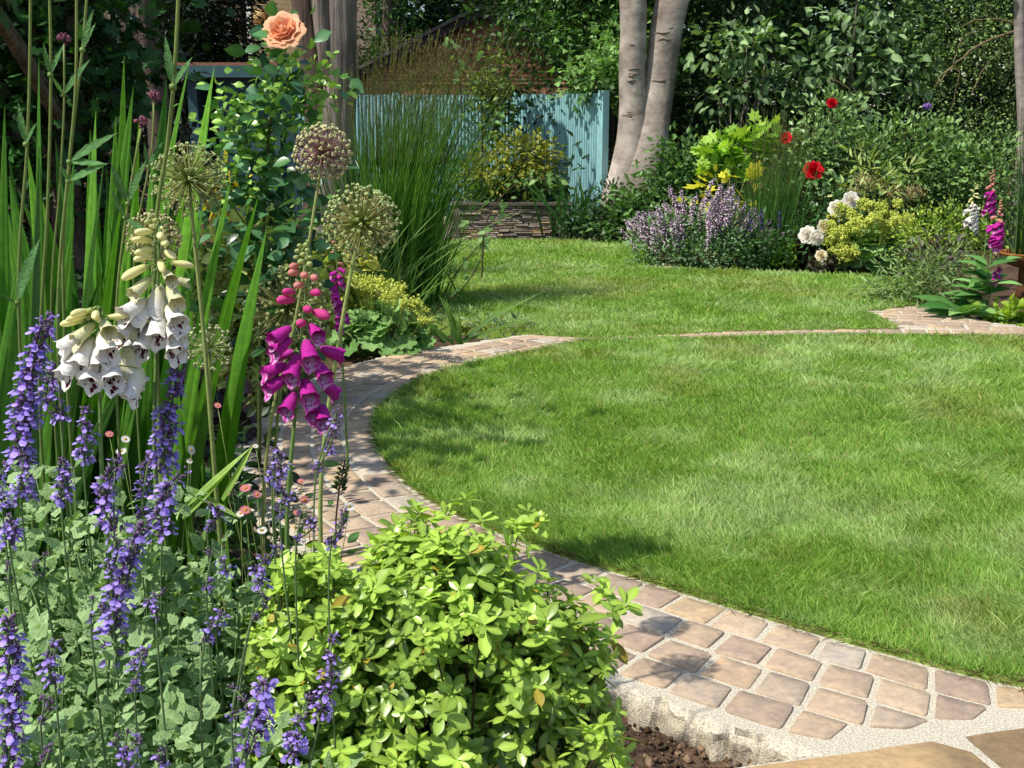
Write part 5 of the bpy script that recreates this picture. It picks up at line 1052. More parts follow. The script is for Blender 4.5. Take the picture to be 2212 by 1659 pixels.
# far foxgloves, bells set round the stem
def far_foxglove(label, loc, tip, Y, rows, bud, L, n, y0, nb, big=0, lean=0.0):
    r = thing('foxglove', label, 'foxglove', loc); p = np.asarray(A3(*tip, Y)) - loc; ms = MB(); P = spline([[0, 0, 0], p * [.4, .4, .5] + [lean, 0, 0], p], 30)
    ms.tube(P, np.linspace(.006, .002, 30), 6, hexl('6a8648')); ms.obj('stem', M['stem'], r); h = p[2]
    for i in range(n):
        t = i / max(1, n - 1); z = h * (y0 + (.82 - y0) * t); q = np.array([np.interp(z, P[:, 2], P[:, j]) for j in range(3)]); a = -1.57 + N(.95); d = nrm([math.cos(a), math.sin(a), -.75 + .3 * t])
        part(rows[i % len(rows)], r, q, frames(d[None], np.array([[0, -.1, 1.]]))[0], L * (1.05 - .3 * t))
    for i in range(nb):
        t = i / max(1, nb - 1); z = h * (.84 + .15 * t); q = np.array([np.interp(z, P[:, 2], P[:, j]) for j in range(3)]); a = -1.57 + N(1.2); d = nrm([math.cos(a), math.sin(a), -.3 + .9 * t]); part(bud, r, q, frames(d[None], np.array([[0, -.1, 1.]]))[0], L * (.6 - .35 * t))
    if big:
        mf = MB(); Lf = leaf_t(.42, 7, .45, .12, .35, .04, 1.3, 1.0); m = big; a = U(0, 6.28, m); t = rng.random(m) ** 1.5
        d = nrm(np.c_[np.cos(a), np.sin(a), .25 + .5 * t]); mf.inst(Lf, np.c_[np.zeros((m, 2)), .03 + .35 * t], frames(d, np.tile([0, -.25, 1.], (m, 1))), .34 * (1 - .5 * t) * U(.75, 1.1, m), mixc(hexl('3a6a2c'), hexl('86b368'), rng.random(m))); mf.obj('foliage', M['hairy'], r)
    return r
far_foxglove('magenta foxglove with closely packed bells behind the tall grass foliage, right of the far allium', gl(728, 4.4) * [1, 1, 0] + [0, 0, -.05], (722, 472), 4.4, PBl, PKB, .05, 18, .62, 5)
far_foxglove('small white foxglove across the lawn beside two magenta ones', gl(2104, 8.9), (2107, 396), 8.9, WB, WBUD, .09, 22, .64, 12)
far_foxglove('darker tall magenta foxglove rising in front of the planter rushes', gl(2150, 9.2), (2144, 366), 9.2, PBl, PKB, .075, 24, .66, 12)
far_foxglove('magenta foxglove with big green basal leaves at the edge of the right hand paving', G(2122, 690, -.03), (2160, 432), 8.05, PBl, PKB, .085, 20, .66, 8, 20, .0)
far_foxglove('short magenta foxglove with few bells under the rusty bowl', gl(2165, 8.0), (2163, 555), 8.0, PBl, PKB, .055, 7, .62, 3, 6)
Rr_ = thing('basal_leaves', 'fresh green foxglove rosette of broad pointed leaves beside the right hand paving', 'plant', G(2075, 690, -.03)); mf = MB(); Lf = leaf_t(.42, 7, .45, .12, .45, .04, 1.3, 1.0); m = 13; a = np.arange(m) * 2.4; d = nrm(np.c_[np.cos(a), np.sin(a) * .8, U(.2, .9, m)])
mf.inst(Lf, np.zeros((m, 3)) + [0, 0, .03], frames(d, np.tile([0, -.3, 1.], (m, 1))), U(.2, .36, m), mixc(hexl('3f7030'), hexl('8db86c'), rng.random(m))); mf.obj('foliage', M['hairy'], Rr_)

# ------------------------------------------------------------------ alliums
def allium(label, c, Y, rpx, stem, n, sp, cap, ci, sr=.0045, sc='8c9a58'):
    loc = bloc(stem[-1][0], Y); r = thing('allium', label, 'allium', loc, 'allium seed heads over the left border'); h = A3(*c, Y) - loc; mb = MB()
    P = spline([h] + [A3(u, v, Y) - loc for u, v in stem] + [[0, 0, 0]], 30); mb.tube(P, np.linspace(sr * .8, sr * 1.25, 30), 8, np.linspace(1, .8, 30)[:, None] * hexl(sc)); mb.obj('stem', M['stem'], r)
    mb = MB(); seedhead(mb, h, rpx * px(Y), n, hexl(sp), hexl(cap), hexl(ci), .0008 * Y / 2.2, .0036 * Y / 2.2); mb.obj('seed_head', M['stem'], r)
allium('large pale green allium seed head above the taller white foxglove', (407, 388), 2.2, 74, [(420, 520), (440, 720), (470, 1100)], 230, 'a39c62', 'a3b070', '7f9a3e')
allium('mauve-tinged allium seed head right of the peach rose foliage', (698, 330), 2.5, 58, [(668, 520), (632, 720), (590, 880), (568, 1140)], 230, '9a6a86', 'b9b583', 'a0825a', .004, '9aa060')
allium('biggest allium seed head overlapping the left edge of the tall feather grass', (782, 482), 2.3, 77, [(762, 570), (735, 720), (703, 930), (692, 1110)], 270, 'a08a62', 'a9b877', '7f9a2e', .0048, '9fae62')
allium('half hidden buff allium seed head just behind the tip of the taller white foxglove', (330, 512), 2.3, 56, [(332, 640), (338, 800), (345, 1000)], 170, '9c8f66', 'c0ba86', '8c9a4e')
allium('dull buff allium seed head low behind the magenta foxglove', (622, 665), 2.9, 92, [(610, 800), (596, 950), (590, 1100)], 220, '8e8a58', 'a5aa72', '7f8a45', .0045)
allium('small sparse allium seed head behind the green stalk, low right of the white foxgloves', (452, 752), 2.45, 50, [(455, 850), (462, 1000), (470, 1100)], 75, 'a3a672', 'b4ba8c', '8ea052', .003)

# ------------------------------------------------------------------ strap leaves, far left
r = thing('crocosmia', 'dense clump of tall pleated sword leaves filling the far left', 'plant', bloc(150, 2.7)); lo = np.array(r.location); mb = MB()
tips = [(207, 238, 44), (268, 119, 26), (288, 190, 34), (360, 172, 40), (463, 144, 44), (410, 130, 26), (84, 125, 24), (195, 280, 40), (250, 250, 34), (300, 260, 30), (120, 300, 34), (60, 330, 40), (20, 380, 46), (330, 330, 34), (160, 340, 40), (90, 430, 42), (230, 430, 46), (-20, 470, 50), (558, 425, 40), (576, 495, 42), (440, 440, 46), (500, 380, 26), (380, 300, 30), (40, 560, 44), (160, 470, 40), (290, 420, 34), (-60, 260, 40), (350, 560, 40), (10, 230, 26), (420, 330, 30)]
for (u, v, wpx) in tips:
    Y = U(2.35, 2.9); p = A3(u, v, Y) - lo; b = np.array([(u - 190) * .00055 + N(.05), Y - lo[1] + N(.04), 0]); c = rng.random(); bend = np.array([(p[0] - b[0]) * .35, 0, -abs(p[0] - b[0]) * .1])
    col = mixc(hexl('3a6d22'), hexl('74ab34'), c); yaw = N(.5)
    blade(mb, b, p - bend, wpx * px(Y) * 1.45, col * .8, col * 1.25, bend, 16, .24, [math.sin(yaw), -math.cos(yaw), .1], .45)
for i in range(110):
    Y = U(2.3, 3.3); u = U(-120, 400); v = 300 + 620 * rng.random() ** .9; p = A3(u, v, Y) - lo; b = np.array([(u - 190) * .0006 + N(.08), Y - lo[1], 0]); bend = np.array([(p[0] - b[0]) * .4 + N(.05), 0, -.03]); col = mixc(hexl('1c3d13'), hexl('55892a'), rng.random()); yaw = N(.7)
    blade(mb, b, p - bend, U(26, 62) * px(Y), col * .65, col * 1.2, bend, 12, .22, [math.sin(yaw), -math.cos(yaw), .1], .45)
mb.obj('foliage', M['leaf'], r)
# verbena stalks
VL = leaf_t(.17, 9, .4, .12, .1, .12, 1.3, 1.0)
def verbena(label, stem, Y, head=None, nodes=(), sr=.0036):
    loc = bloc(stem[-1][0] - 12, Y); r = thing('verbena', label, 'verbena', loc, 'slender verbena stalks at the left'); mb = MB(); P = spline([A3(u, v, Y) - loc for u, v in stem] + [[0, 0, 0]], 44)
    cs = mixc(hexl('7b8a45'), hexl('4f7434'), np.linspace(0, 1, 44)); mb.tube(P, np.linspace(sr * .8, sr * 1.3, 44), 4, cs)
    mf = MB()
    for (u, v, dl, ul, dr, ur) in nodes:
        q = A3(u, v, Y) - loc; mb.inst(ICO, q[None], I3[None], sr * 1.6, hexl('6f8a42'))
        for (du, dv) in ((dl, ul), (dr, ur)):
            t = A3(u + du, v + dv, Y - .02) - loc; d = t - q; mf.inst(VL, q[None], frames(nrm(d)[None], nrm(np.array([[-d[2] * np.sign(d[0]) * .2, -.75, .45]]))), np.linalg.norm(d), hexl('5d8650') * U(.8, 1.15))
    mb.obj('stem', M['stem'], r)
    if nodes: mf.obj('foliage', M['hairy'], r)
    if head:
        mh = MB(); q = 46; c = A3(*head, Y) - loc; d = nrm(rng.normal(size=(q, 3)) * [1, 1, .5] + [0, 0, .4]); mh.inst(OCT, c + d * .008, frames(d, rdir(q)), np.c_[np.full(q, .0022), np.full(q, .004), np.full(q, .0022)], mixc(hexl('8a4a5e'), hexl('b07a8c'), rng.random(q))); mh.obj('flower_head', M['petal'], r)
verbena('leftmost verbena stalk running up out of the picture', [(66, -60), (64, 160), (58, 330), (40, 640)], 1.9, None, [(56, 312, -20, -90, 18, -48), (36, 655, -34, -20, 40, -140)])
verbena('second verbena stalk from the left edge, with a forked pair of leaves high up', [(106, -60), (110, 160), (104, 420), (86, 880)], 1.95, None, [(109, 162, -18, -70, 24, -68)])
verbena('pair-leaved verbena stalk with long side leaves pointing right', [(166, -60), (163, 200), (150, 350), (125, 700)], 1.88, None, [(150, 350, 96, -68, 76, 0), (148, 392, 80, -44, -20, -40)])
verbena('brownish verbena stalk curving beside the pair-leaved one', [(192, -60), (178, 110), (160, 260), (136, 560)], 2.05, None, [(178, 108, 18, -88, 24, -60)])
verbena('thin verbena stalk with a dusky pink bud head at the upper left', [(138, 96), (139, 210), (130, 390), (110, 700)], 1.92, (138, 84), [(138, 205, -26, -40, 50, -80)], .0026)
verbena('thick verbena stalk right of the strap leaves, running up out of the picture', [(388, -60), (376, 170), (362, 310), (335, 520)], 1.95, None, [(374, 188, -20, -112, 36, -66)], .0046)
verbena('slender verbena stalk with a small pink bud head before the dark shed', [(332, 222), (330, 300), (320, 370), (290, 560)], 2.0, (333, 208), [(320, 360, -10, -50, 28, -56)], .0024)
verbena('verbena stalk with a tiny pink bud low between the sword leaves', [(305, 275), (288, 370), (275, 450), (250, 720)], 1.86, (305, 264), [(276, 440, -38, -88, 34, -96), (270, 470, 60, 40, -30, -60)], .003)
r = thing('verbena', 'violet verbena flower on a long bent stalk in front of the tangled rose', 'verbena', gl(2175, 12.3)); lo = np.array(r.location); mb = MB(); P = spline([[0, 0, 0]] + [A3(u, v, 12.3) - lo for u, v in ((2120, 410), (2060, 330), (2010, 280), (2003, 238))], 24); mb.tube(P, .005, 5, hexl('7d9a5c')); mb.obj('stem', M['stem'], r)
mb = MB(); q = 50; d = rdir(q) * [1, 1, .7]; mb.inst(OCT, A3(2003, 230, 12.3) - lo + d * .04, frames(nrm(d), rdir(q)), .014, mixc(hexl('6f4fa0'), hexl('a98ad0'), rng.random(q))); mb.obj('flower_head', M['petal'], r)

# ------------------------------------------------------------------ peach rose
YO = 3.0; lo = bloc(560, YO); r = thing('rose_bush', 'tall rose with one big peach bloom against the tree trunks', 'rose', lo); ms = MB(); mf = MB()
def RS(pts, w0, w1, c='5a6a34', Y=YO):
    P = spline([A3(u, v, Y) - lo for u, v in pts], 24); ms.tube(P, np.linspace(w0, w1, 24), 6, hexl(c)); return P
main = RS([(560, 1000), (562, 700), (570, 480), (580, 300), (597, 180), (606, 95)], .007, .0035, '4d5a30')
brs = [RS([(575, 380), (540, 320), (505, 250), (470, 235)], .003, .0015), RS([(582, 290), (640, 230), (690, 190), (700, 175)], .003, .0015), RS([(590, 220), (650, 180), (680, 165)], .0025, .0015), RS([(572, 450), (620, 400), (660, 340)], .003, .0015), RS([(568, 520), (520, 470), (490, 420)], .003, .0015), RS([(597, 180), (570, 150), (555, 140)], .002, .0012), RS([(580, 330), (540, 290), (530, 220)], .0025, .0015), RS([(566, 560), (610, 540), (650, 520)], .003, .0015), RS([(575, 400), (515, 380), (470, 330)], .003, .0015)]
RL_ = leaf_t(.66, 5, .42, .1, .18, .03, 1.2)
def leaflets(P, n, size, c0, c1, spread):
    i = rng.integers(4, len(P), n); d = nrm(rng.normal(size=(n, 3)) * [1, .7, .5] + [0, -.2, -.15]); nn = nrm(rng.normal(size=(n, 3)) * .5 + [-.1, -.5, .75])
    mf.inst(RL_, P[i] + rng.normal(size=(n, 3)) * spread, frames(d, nn), size * U(.7, 1.25, n), mixc(hexl(c0), hexl(c1), rng.random(n)))
for b, cnt, big in ((0, 60, 0), (1, 75, 0), (2, 45, 0), (5, 10, 0), (6, 38, 0), (8, 40, 0)): leaflets(brs[b], cnt * 2, .027, '4a8024', 'a9d060', .045)
for b, cnt in ((3, 24), (4, 22), (0, 10), (7, 26), (6, 10), (8, 14), (1, 8)): leaflets(brs[b], cnt * 2, .046, '2c5630', '6a9a68', .05)
leaflets(main[10:], 110, .044, '264d28', '5f9550', .05); leaflets(main[4:14], 110, .046, '1a3818', '3f6a30', .08)
i_ = 7; d = nrm(rng.normal(size=(i_, 3)) * [1, .6, .3] + [0, -.2, -.2]); mf.inst(RL_, np.tile(A3(608, 118, YO + .05) - lo, (i_, 1)), frames(d, np.tile([0, -.4, .8], (i_, 1))), U(.03, .055, i_), hexl('5d8a50'))
ms.obj('stem', M['stem'], r); mf.obj('foliage', M['gloss'], r)
PEACH = rose_mesh('flower', 1, hexl('ffcca4'), hexl('fab07e'), ((6, 1.0, 1.0), (6, .86, .75), (6, .7, .55), (5, .54, .38), (5, .38, .24), (3, .24, .12)), .72, 5)
part(PEACH, r, A3(614, 70, YO - .06) - lo, frames(np.array([[.2, .5, .8]]), nrm(np.array([[-.12, -.68, .62]])))[0], .046, 'flower')
mb = MB(); 
bush('yellow_leaf_shrub', 'patch of bright yellow leaves beside the big pale allium', 'shrub', gl(468, 5.6) * [1, 1, 0] + [0, 0, -.05], [((0, 0, 1.1), (.11, .1, .07)), ((.05, 0, 1.02), (.08, .06, .05))], 110, LEAFN, .06, 'b59c14', 'f0dc3a', 6, .03, m='leaf', ntw=4, tw=.005)
bush('golden_ninebark', 'chartreuse leafy shrub behind the magenta foxglove and sword leaves', 'shrub', gl(550, 5.5) * [1, 1, 0] + [0, 0, -.06], [((.05, 0, .76), (.17, .14, .15)), ((.1, 0, .52), (.16, .14, .18)), ((-.14, 0, .6), (.2, .14, .22)), ((-.03, 0, .3), (.2, .14, .22))], 2200, LEAFW, .056, '3a5522', 'c6d078', 7, .07, m='leaf', ntw=9, tw=.006, droop=.5)
bush('golden_ninebark', 'young yellow and peach-tinted leaves right of the magenta foxglove', 'shrub', gl(725, 7.3) * [1, 1, 0] + [0, 0, -.05], [((0, 0, .5), (.2, .15, .12)), ((.05, 0, .32), (.2, .14, .12))], 300, LEAFW, .075, '7d8f2c', 'd9cf74', 6, .05, m='leaf', ntw=6, tw=.005, droop=.6)
bush('leafy_shrub', 'dark green undergrowth in the shade below the peach rose', 'shrub', gl(545, 6.6) * [1, 1, 0] + [0, 0, -.05], [((-.15, .2, .45), (.3, .25, .4)), ((.05, .3, .7), (.3, .2, .3)), ((-.5, .3, .4), (.35, .25, .4))], 2600, LEAF, .055, '1a3316', '5d8a40', 8, .07, ntw=8, tw=.006)
bush('leafy_shrub', 'black-green low foliage under the sword leaves beside the path', 'shrub', bloc(430, 3.9), [((-.1, 0, .25), (.3, .25, .28)), ((-.45, 0, .3), (.35, .25, .3))], 1300, LEAF, .055, '0b170d', '2c4a20', 8, .07, ntw=6, tw=.005)
bush('heuchera', 'dusky purple heuchera in shade at the left edge of the sett path', 'plant', G(478, 975, -.06), [((0, 0, .14), (.14, .12, .12)), ((-.16, 0, .2), (.14, .12, .14))], 170, ALCH, .085, '171016', '59454e', 5, .035, m='gloss', ntw=5, tw=.003)
strap_clump('daylily', 'sprawling daylily leaves on the bare soil wedge between the two paths', G(985, 742, -.05), 16, .34, .022, .04, hexl('3a6426'), hexl('86ad58'), lean=1.1)
bush('silver_weed', 'small grey-green seedlings on the soil wedge beside the daylily', 'plant', G(1070, 728, -.05), [((0, 0, .05), (.16, .1, .08)), ((.14, .03, .07), (.1, .08, .09)), ((-.14, -.05, .03), (.1, .06, .04))], 260, LEAFN, .05, '33472c', '93a585', 5, .03, m='leaf', ntw=8, tw=.002)

# ------------------------------------------------------------------ blue catmint in front
NB, NC, NS = hexl('a596e4'), hexl('8a6898'), hexl('7f9a66')
SP = [ # tip, base of the flowering part, width px, fade, plant
 ((97, 700), (47, 1074), 66, .1, 0), ((137, 779), (133, 900), 50, .15, 0), ((385, 794), (352, 1020), 60, .1, 1), ((184, 891), (180, 985), 44, .3, 0), ((248, 1013), (246, 1140), 62, .15, 1), ((320, 995), (306, 1115), 44, .35, 1), ((382, 1035), (352, 1150), 60, .1, 1), ((137, 1006), (132, 1078), 46, .2, 0),
 ((598, 977), (588, 1040), 40, .2, 3), ((727, 891), (684, 1015), 40, .6, 3), ((310, 1137), (238, 1407), 66, .1, 2), ((22, 1350), (14, 1690), 70, .1, 2), ((115, 1400), (119, 1475), 48, .2, 2), ((310, 1407), (292, 1485), 44, .3, 2), ((457, 1195), (446, 1265), 36, .5, 1), ((479, 1325), (443, 1382), 40, .4, 2),
 ((598, 1184), (562, 1262), 38, .2, 3), ((572, 1285), (545, 1335), 30, .8, 3), ((716, 1386), (695, 1535), 52, .2, 3), ((569, 1483), (515, 1680), 70, .1, 2), ((666, 1515), (637, 1625), 54, .2, 3), ((295, 1605), (295, 1700), 54, .2, 2), ((349, 1627), (345, 1700), 44, .3, 2), ((108, 1616), (86, 1690), 48, .8, 2), ((22, 1127), (20, 1170), 46, .2, 0), ((508, 1490), (500, 1545), 40, .9, 2), ((97, 1508), (88, 1560), 40, .9, 2), ((742, 1108), (716, 1170), 36, .6, 3), ((97, 1198), (95, 1240), 28, 1, 0), ((20, 1216), (18, 1255), 28, 1, 0), ((274, 1580), (268, 1625), 34, .8, 2), ((250, 1165), (240, 1230), 40, .4, 1), ((50, 990), (44, 1060), 40, .3, 0), ((8, 1010), (4, 1080), 40, .4, 0), ((345, 1280), (338, 1320), 34, .5, 2), ((650, 1110), (640, 1165), 30, .4, 3), ((610, 1060), (604, 1110), 34, .3, 3), ((455, 1090), (448, 1140), 36, .4, 1), ((200, 1290), (196, 1330), 30, .8, 2)]
def yv(v): return float(np.interp(v, [650, 1000, 1300, 1700], [1.85, 1.6, 1.34, 1.08]))
CR = [thing('catmint', l, 'catmint', bloc(u, Y)) for l, u, Y in (('tallest blue-violet catmint spires at the left edge below the white foxgloves', 70, 1.72), ('blue catmint spires between the white foxgloves and the first allium stalk', 330, 1.66), ('leafy blue catmint filling the bottom left corner', 260, 1.32), ('wispy blue catmint threading through the lime shrub and under the magenta foxglove', 630, 1.62))]
for tip, fb, wpx, fade, pl in SP:
    Y = yv(tip[1]); R_ = CR[pl]; lo = np.array(R_.location); t = A3(*tip, Y) - lo; b = A3(*fb, Y) - lo; fl = np.linalg.norm(t - b); d = t - b
    bs = np.array([t[0] * .45 + N(.03), t[1] * .45 + N(.03), 0.0]); bs = bs if d[2] < 0.02 else np.array([b[0] + (b[0] - t[0]) * .9 * min(2.0, b[2] / max(fl, .05)) * .4, t[1] * .5, 0])
    if pl == 3 and tip[1] > 1150: bs = np.array([b[0] - .2 + N(.02), b[1] - .02, 0.0])
    mb = MB(); wr = wpx * px(Y) * .5
    P = spline([bs, (bs + b) / 2 + [N(.01), N(.01), 0], b, t], 22); mb.tube(P, np.linspace(.0024, .0013, 22), 5, NS * .85)
    spike(mb, b, t, fl, max(4, int(fl / .0165)), wr * 1.15, 17, wr * .56, NB, NC, NS * .8, .0013, (N(.012), N(.01), 0), fade)
    mb.obj('flower_spike', M['petal'], R_)
# the catmint leaves: opposite toothed pairs up leafy stems
def nep_foliage(R_, blobs, nst, size, lift=0.0):
    lo = np.array(R_.location); mf = MB(); ms = MB()
    for i in range(nst):
        c, rr = blobs[rng.integers(len(blobs))]; d = rdir(1)[0]; d[2] = abs(d[2]); p = np.array(c) + d * np.array(rr) * (.45 + .55 * rng.random() ** .5); b = np.array([c[0] * .7 + N(.06), c[1] * .7 + N(.06), 0]); P = spline([b, (b + p) / 2 + [N(.03), N(.03), 0], p], 14)
        if i % 5 == 0: ms.tube(P, np.linspace(.0022, .0012, 14), 4, hexl('6f8a52') * U(.7, 1.1))
        a = U(0, 3.14); Lh = np.linalg.norm(p - b); n = 9
        for j in range(n):
            q = P[int(4 + 9 * j / (n - 1))]; tg = nrm(p - b); a += 1.57; o = np.array([math.cos(a), math.sin(a), 0])
            s = size * (1.1 - .55 * j / n) * np.exp(N(.36, 2)); D = nrm(np.array([o, -o]) + [0, 0, .25] + N(.25, (2, 3)) + tg * (.6 if j > n - 3 else 0)); nn = nrm(np.tile([0, -.35, 1.], (2, 1)) + N(.3, (2, 3)))
            k = .35 + .65 * j / n; mf.inst(NEPL, np.tile(q, (2, 1)) + D * size * .12, frames(D, nn), s, mixc(hexl('50783c'), hexl('bedb9c'), np.clip(k * U(.3, 1.0, 2), 0, 1)))
    mf.obj('foliage', M['hairy'], R_); ms.obj('stem', M['stem'], R_)
nep_foliage(CR[0], [((.0, 0, .6), (.24, .16, .36)), ((-.15, 0, .6), (.2, .16, .36))], 430, .034)
nep_foliage(CR[1], [((0, 0, .6), (.2, .14, .33)), ((-.1, -.05, .6), (.18, .14, .32)), ((.1, 0, .52), (.12, .12, .28))], 430, .034)
nep_foliage(CR[2], [((0, 0, .46), (.26, .16, .29)), ((-.22, 0, .46), (.2, .16, .3)), ((.12, .05, .42), (.16, .16, .27)), ((-.1, .15, .54), (.22, .12, .28))], 720, .036)
nep_foliage(CR[3], [((-.06, .02, .4), (.14, .12, .3)), ((.02, .08, .42), (.12, .12, .3)), ((-.02, .2, .3), (.14, .14, .22))], 190, .029)
mb = MB(); b_ = bloc(735, 2.0); r = thing('salvia', 'dark green budding spike on a purple stem right of the magenta foxglove', 'salvia', b_); p = A3(745, 995, 2.0) - b_; q = A3(732, 1062, 2.0) - b_; st = A3(725, 1150, 2.0) - b_
mb.tube(spline([[0, 0, 0], st, q, p], 16), .0018, 6, hexl('4a2e38')); mb.obj('stem', M['stem'], r); mb = MB(); n = 46; t = np.linspace(0, 1, n); pos = q + (p - q) * t[:, None]; a = np.arange(n) * 2.4; o = np.c_[np.cos(a), np.sin(a), np.zeros(n)]; mb.inst(CALX, pos + o * .003, frames(nrm(o + [0, 0, .7]), np.tile([0, 0, 1.], (n, 1))), .015 * (1.15 - .6 * t), mixc(hexl('33511f'), hexl('5d7a3a'), rng.random(n))); mb.obj('flower_spike', M['leaf'], r)
# fleabane daisies
DAISY = {}
for nm, c in (('w', 'f2f0ea'), ('p', 'e08a94')):
    mb = MB(); n = 22; a = np.arange(n) * 6.283 / n; d = np.c_[np.cos(a), np.sin(a), np.full(n, .12)]; mb.inst(leaf_t(.26, 2, .6, 0, .05, 0, 1, 1), d * .12, frames(nrm(d), np.tile([0, 0, 1.], (n, 1))), .9, hexl(c) * U(.92, 1.05, (n, 1))); V, _, T, _ = ICO; mb.add(V * [.34, .34, .16] + [0, 0, .06], None, T, hexl('d8b02a')); o = mb.obj('flower', M['petal']); COL.objects.unlink(o); DAISY[nm] = o
def fleabane(label, u0, Y, fl, fol):
    lo = bloc(u0, Y); r = thing('fleabane', label, 'daisy', lo); ms = MB(); mf = MB()
    for (u, v, k, rp, ax) in fl:
        p = A3(u, v, Y) - lo; b = np.array([p[0] * .5, N(.03), 0]); ms.tube(spline([b, (b + p) / 2 + [N(.02), 0, .02], p], 8), .0009, 4, hexl('7d8f4a')); part(DAISY[k], r, p, frames(np.array([[.3, .9, .4]]), nrm(np.array([ax])))[0], rp * px(Y), 'flower')
    leafmass(mf, fol, 1700, LEAFN, .035, hexl('2c4520'), hexl('93b068'), 7, .04); ms.obj('stem', M['stem'], r); mf.obj('foliage', M['leaf'], r)
fleabane('white fleabane daisies between the catmint and the sword leaves', 300, 2.15, [(271, 949, 'w', 11, (.3, -.7, .6)), (262, 975, 'w', 13, (0, -.5, .85)), (413, 972, 'w', 12, (.6, -.75, .1)), (409, 996, 'w', 8, (.2, -.8, .5)), (236, 938, 'p', 10, (0, -.8, .3))], [((-.05, 0, .35), (.2, .1, .25)), ((.08, 0, .28), (.14, .1, .2))])
fleabane('pink and white fleabane daisies at the foot of the magenta foxglove', 590, 2.3, [(530, 1055, 'p', 14, (-.1, -.7, .6)), (555, 1068, 'p', 11, (.3, -.7, .5)), (530, 1102, 'p', 14, (0, -.8, .4)), (520, 1110, 'w', 13, (-.2, -.6, .7)), (566, 1146, 'w', 13, (0, -.6, .7)), (658, 1080, 'p', 13, (.1, -.8, .4)), (552, 964, 'w', 7, (.2, -.4, .8)), (650, 1040, 'p', 9, (0, -.8, .5)), (755, 1095, 'w', 14, (.2, -.4, .8)), (470, 876, 'p', 9, (0, -.9, .2)), (490, 1066, 'p', 8, (0, -.8, .5)), (640, 1108, 'p', 9, (.2, -.6, .6)), (590, 1040, 'w', 8, (.2, -.6, .6))], [((0, 0, .28), (.16, .1, .2)), ((.1, 0, .22), (.1, .08, .15))])
bush('leafy_shrub', 'low green foliage between the pink daisies and the edge of the sett path', 'plant', bloc(520, 3.1), [((0, 0, .2), (.2, .14, .2)), ((-.2, .1, .25), (.2, .15, .2)), ((.14, .05, .12), (.14, .1, .12))], 900, LEAF, .045, '1f3a18', '6f9a52', 7, .05, ntw=5, tw=.004)
# loose pale strap leaves by the first allium stalk
r = thing('allium_leaves', 'pale lime strap leaves arching out from the foot of the first allium stalk', 'plant', bloc(450, 2.2)); lo = np.array(r.location); mb = MB()
for (u0, v0, u1, v1, bz) in ((405, 1090, 540, 968, .03), (400, 1050, 520, 1120, .06), (395, 1120, 500, 1010, .03), (480, 1080, 548, 960, .0)):
    a, b = A3(u0, v0, 2.15) - lo, A3(u1, v1, 2.15) - lo; blade(mb, a - [0, 0, .0], b, .017, hexl('7fa548'), hexl('b0cc6c'), (0, 0, 0), 9, .1, [0, -.5, .8], .3); blade(mb, [a[0] * .5, 0, 0], a + [.004, 0, .004], .014, hexl('4f7a30'), hexl('7fa548'), (0, 0, 0), 6, .1, [0, -1, .2], .5)
mb.obj('foliage', M['leaf'], r)

# ------------------------------------------------------------------ lime evergreen shrub in front
PO = bloc(925, 1.62); r = thing('pittosporum', 'glossy lime green evergreen shrub in the centre foreground', 'shrub', PO)
bl = [((0.0, .06, .57), (.2, .2, .29)), ((-.19, .05, .55), (.13, .17, .25)), ((.15, .04, .51), (.14, .17, .25)), ((-.03, -.14, .36), (.24, .14, .22)), ((.17, -.06, .22), (.11, .12, .14))]
K = 2900; wts = np.array([.38, .2, .2, .14, .08]); bi = rng.choice(5, K, p=wts); d = rdir(K); d[:, 2] = np.where(d[:, 2] < -.5, -d[:, 2], d[:, 2]); C_ = np.array([b[0] for b in bl])[bi]; R_ = np.array([b[1] for b in bl])[bi]
kk = 1 - .42 * rng.random(K) ** 1.6; kk *= .76 + .46 * vnoise(d + bi[:, None] * 3, 2.8, 5); kk = np.where(rng.random(K) < .05, kk + U(.08, .24, K), kk); Pp = C_ + d * R_ * kk[:, None]; ok = Pp[:, 2] > .04; Pp, d, kk = Pp[ok], d[ok], kk[ok]
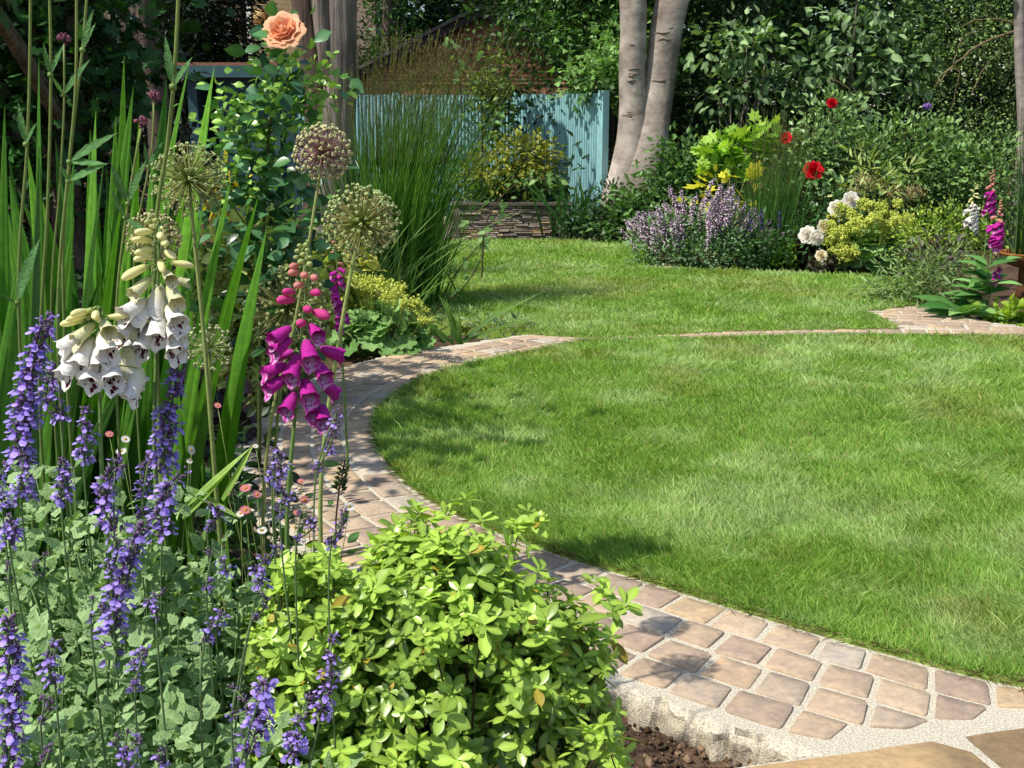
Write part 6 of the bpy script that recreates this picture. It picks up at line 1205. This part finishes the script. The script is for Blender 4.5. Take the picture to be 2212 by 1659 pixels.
ex = np.array([A3(u, v, Y) - PO for u, v, Y in ((893, 1092, 1.85), (1140, 1100, 1.85), (1165, 1115, 1.8), (1150, 1125, 1.8), (1110, 1130, 1.8), (1350, 1300, 1.62), (1325, 1320, 1.6), (1040, 1120, 1.8), (1120, 1135, 1.8), (1300, 1270, 1.65), (1310, 1290, 1.64), (1285, 1250, 1.66), (1320, 1590, 1.5), (1300, 1560, 1.46), (1290, 1600, 1.44), (1270, 1570, 1.46), (1310, 1620, 1.48), (1240, 1610, 1.42), (960, 1110, 1.85), (905, 1105, 1.84))])
Pp = np.vstack([Pp, ex]); d = np.vstack([d, nrm(np.c_[N(.3, len(ex)), N(.3, len(ex)), np.ones(len(ex))])]); kk = np.r_[kk, np.ones(len(ex))]
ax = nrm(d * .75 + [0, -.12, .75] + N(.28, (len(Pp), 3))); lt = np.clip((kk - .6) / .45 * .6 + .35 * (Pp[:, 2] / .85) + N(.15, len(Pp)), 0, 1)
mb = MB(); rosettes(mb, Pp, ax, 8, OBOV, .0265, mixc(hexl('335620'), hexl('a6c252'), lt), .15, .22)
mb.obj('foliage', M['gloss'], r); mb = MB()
for i in range(0, len(Pp), 4):
    b = np.array([N(.03), N(.03), 0]); p = Pp[i] - ax[i] * .012; mb.tube(spline([b, b * .5 + p * [.45, .45, .55], p - ax[i] * .05, p], 9), np.linspace(.004, .0011, 9), 5, hexl('3a2a22'))
mb.obj('stem', M['wood'], r)
# ------------------------------------------------------------------ kinds that come more than once
GR = dict(foxglove='foxgloves in the borders', catmint='clumps of catmint', feather_grass='tall feather grasses', leafy_shrub='leafy undergrowth in the borders', heuchera='heucheras along the bed edges', fleabane='fleabane daisies by the path', lilac_bush='lilacs before the hedge', yew_tree='conifers behind the buildings', golden_ninebark='golden leaved shrubs in the left border', ladys_mantle="mounds of lady's mantle", rose_bush='rose bushes', reed_clump='grassy tufts in the left border', salvia='salvias', fatsia='fatsia foliage under the hedge', brick_house='brick houses behind the garden')
for o in S.objects:
    if o.parent is None and 'category' in o and 'group' not in o:
        k = o.name.split('.')[0]
        if k in GR: o['group'] = GR[k]
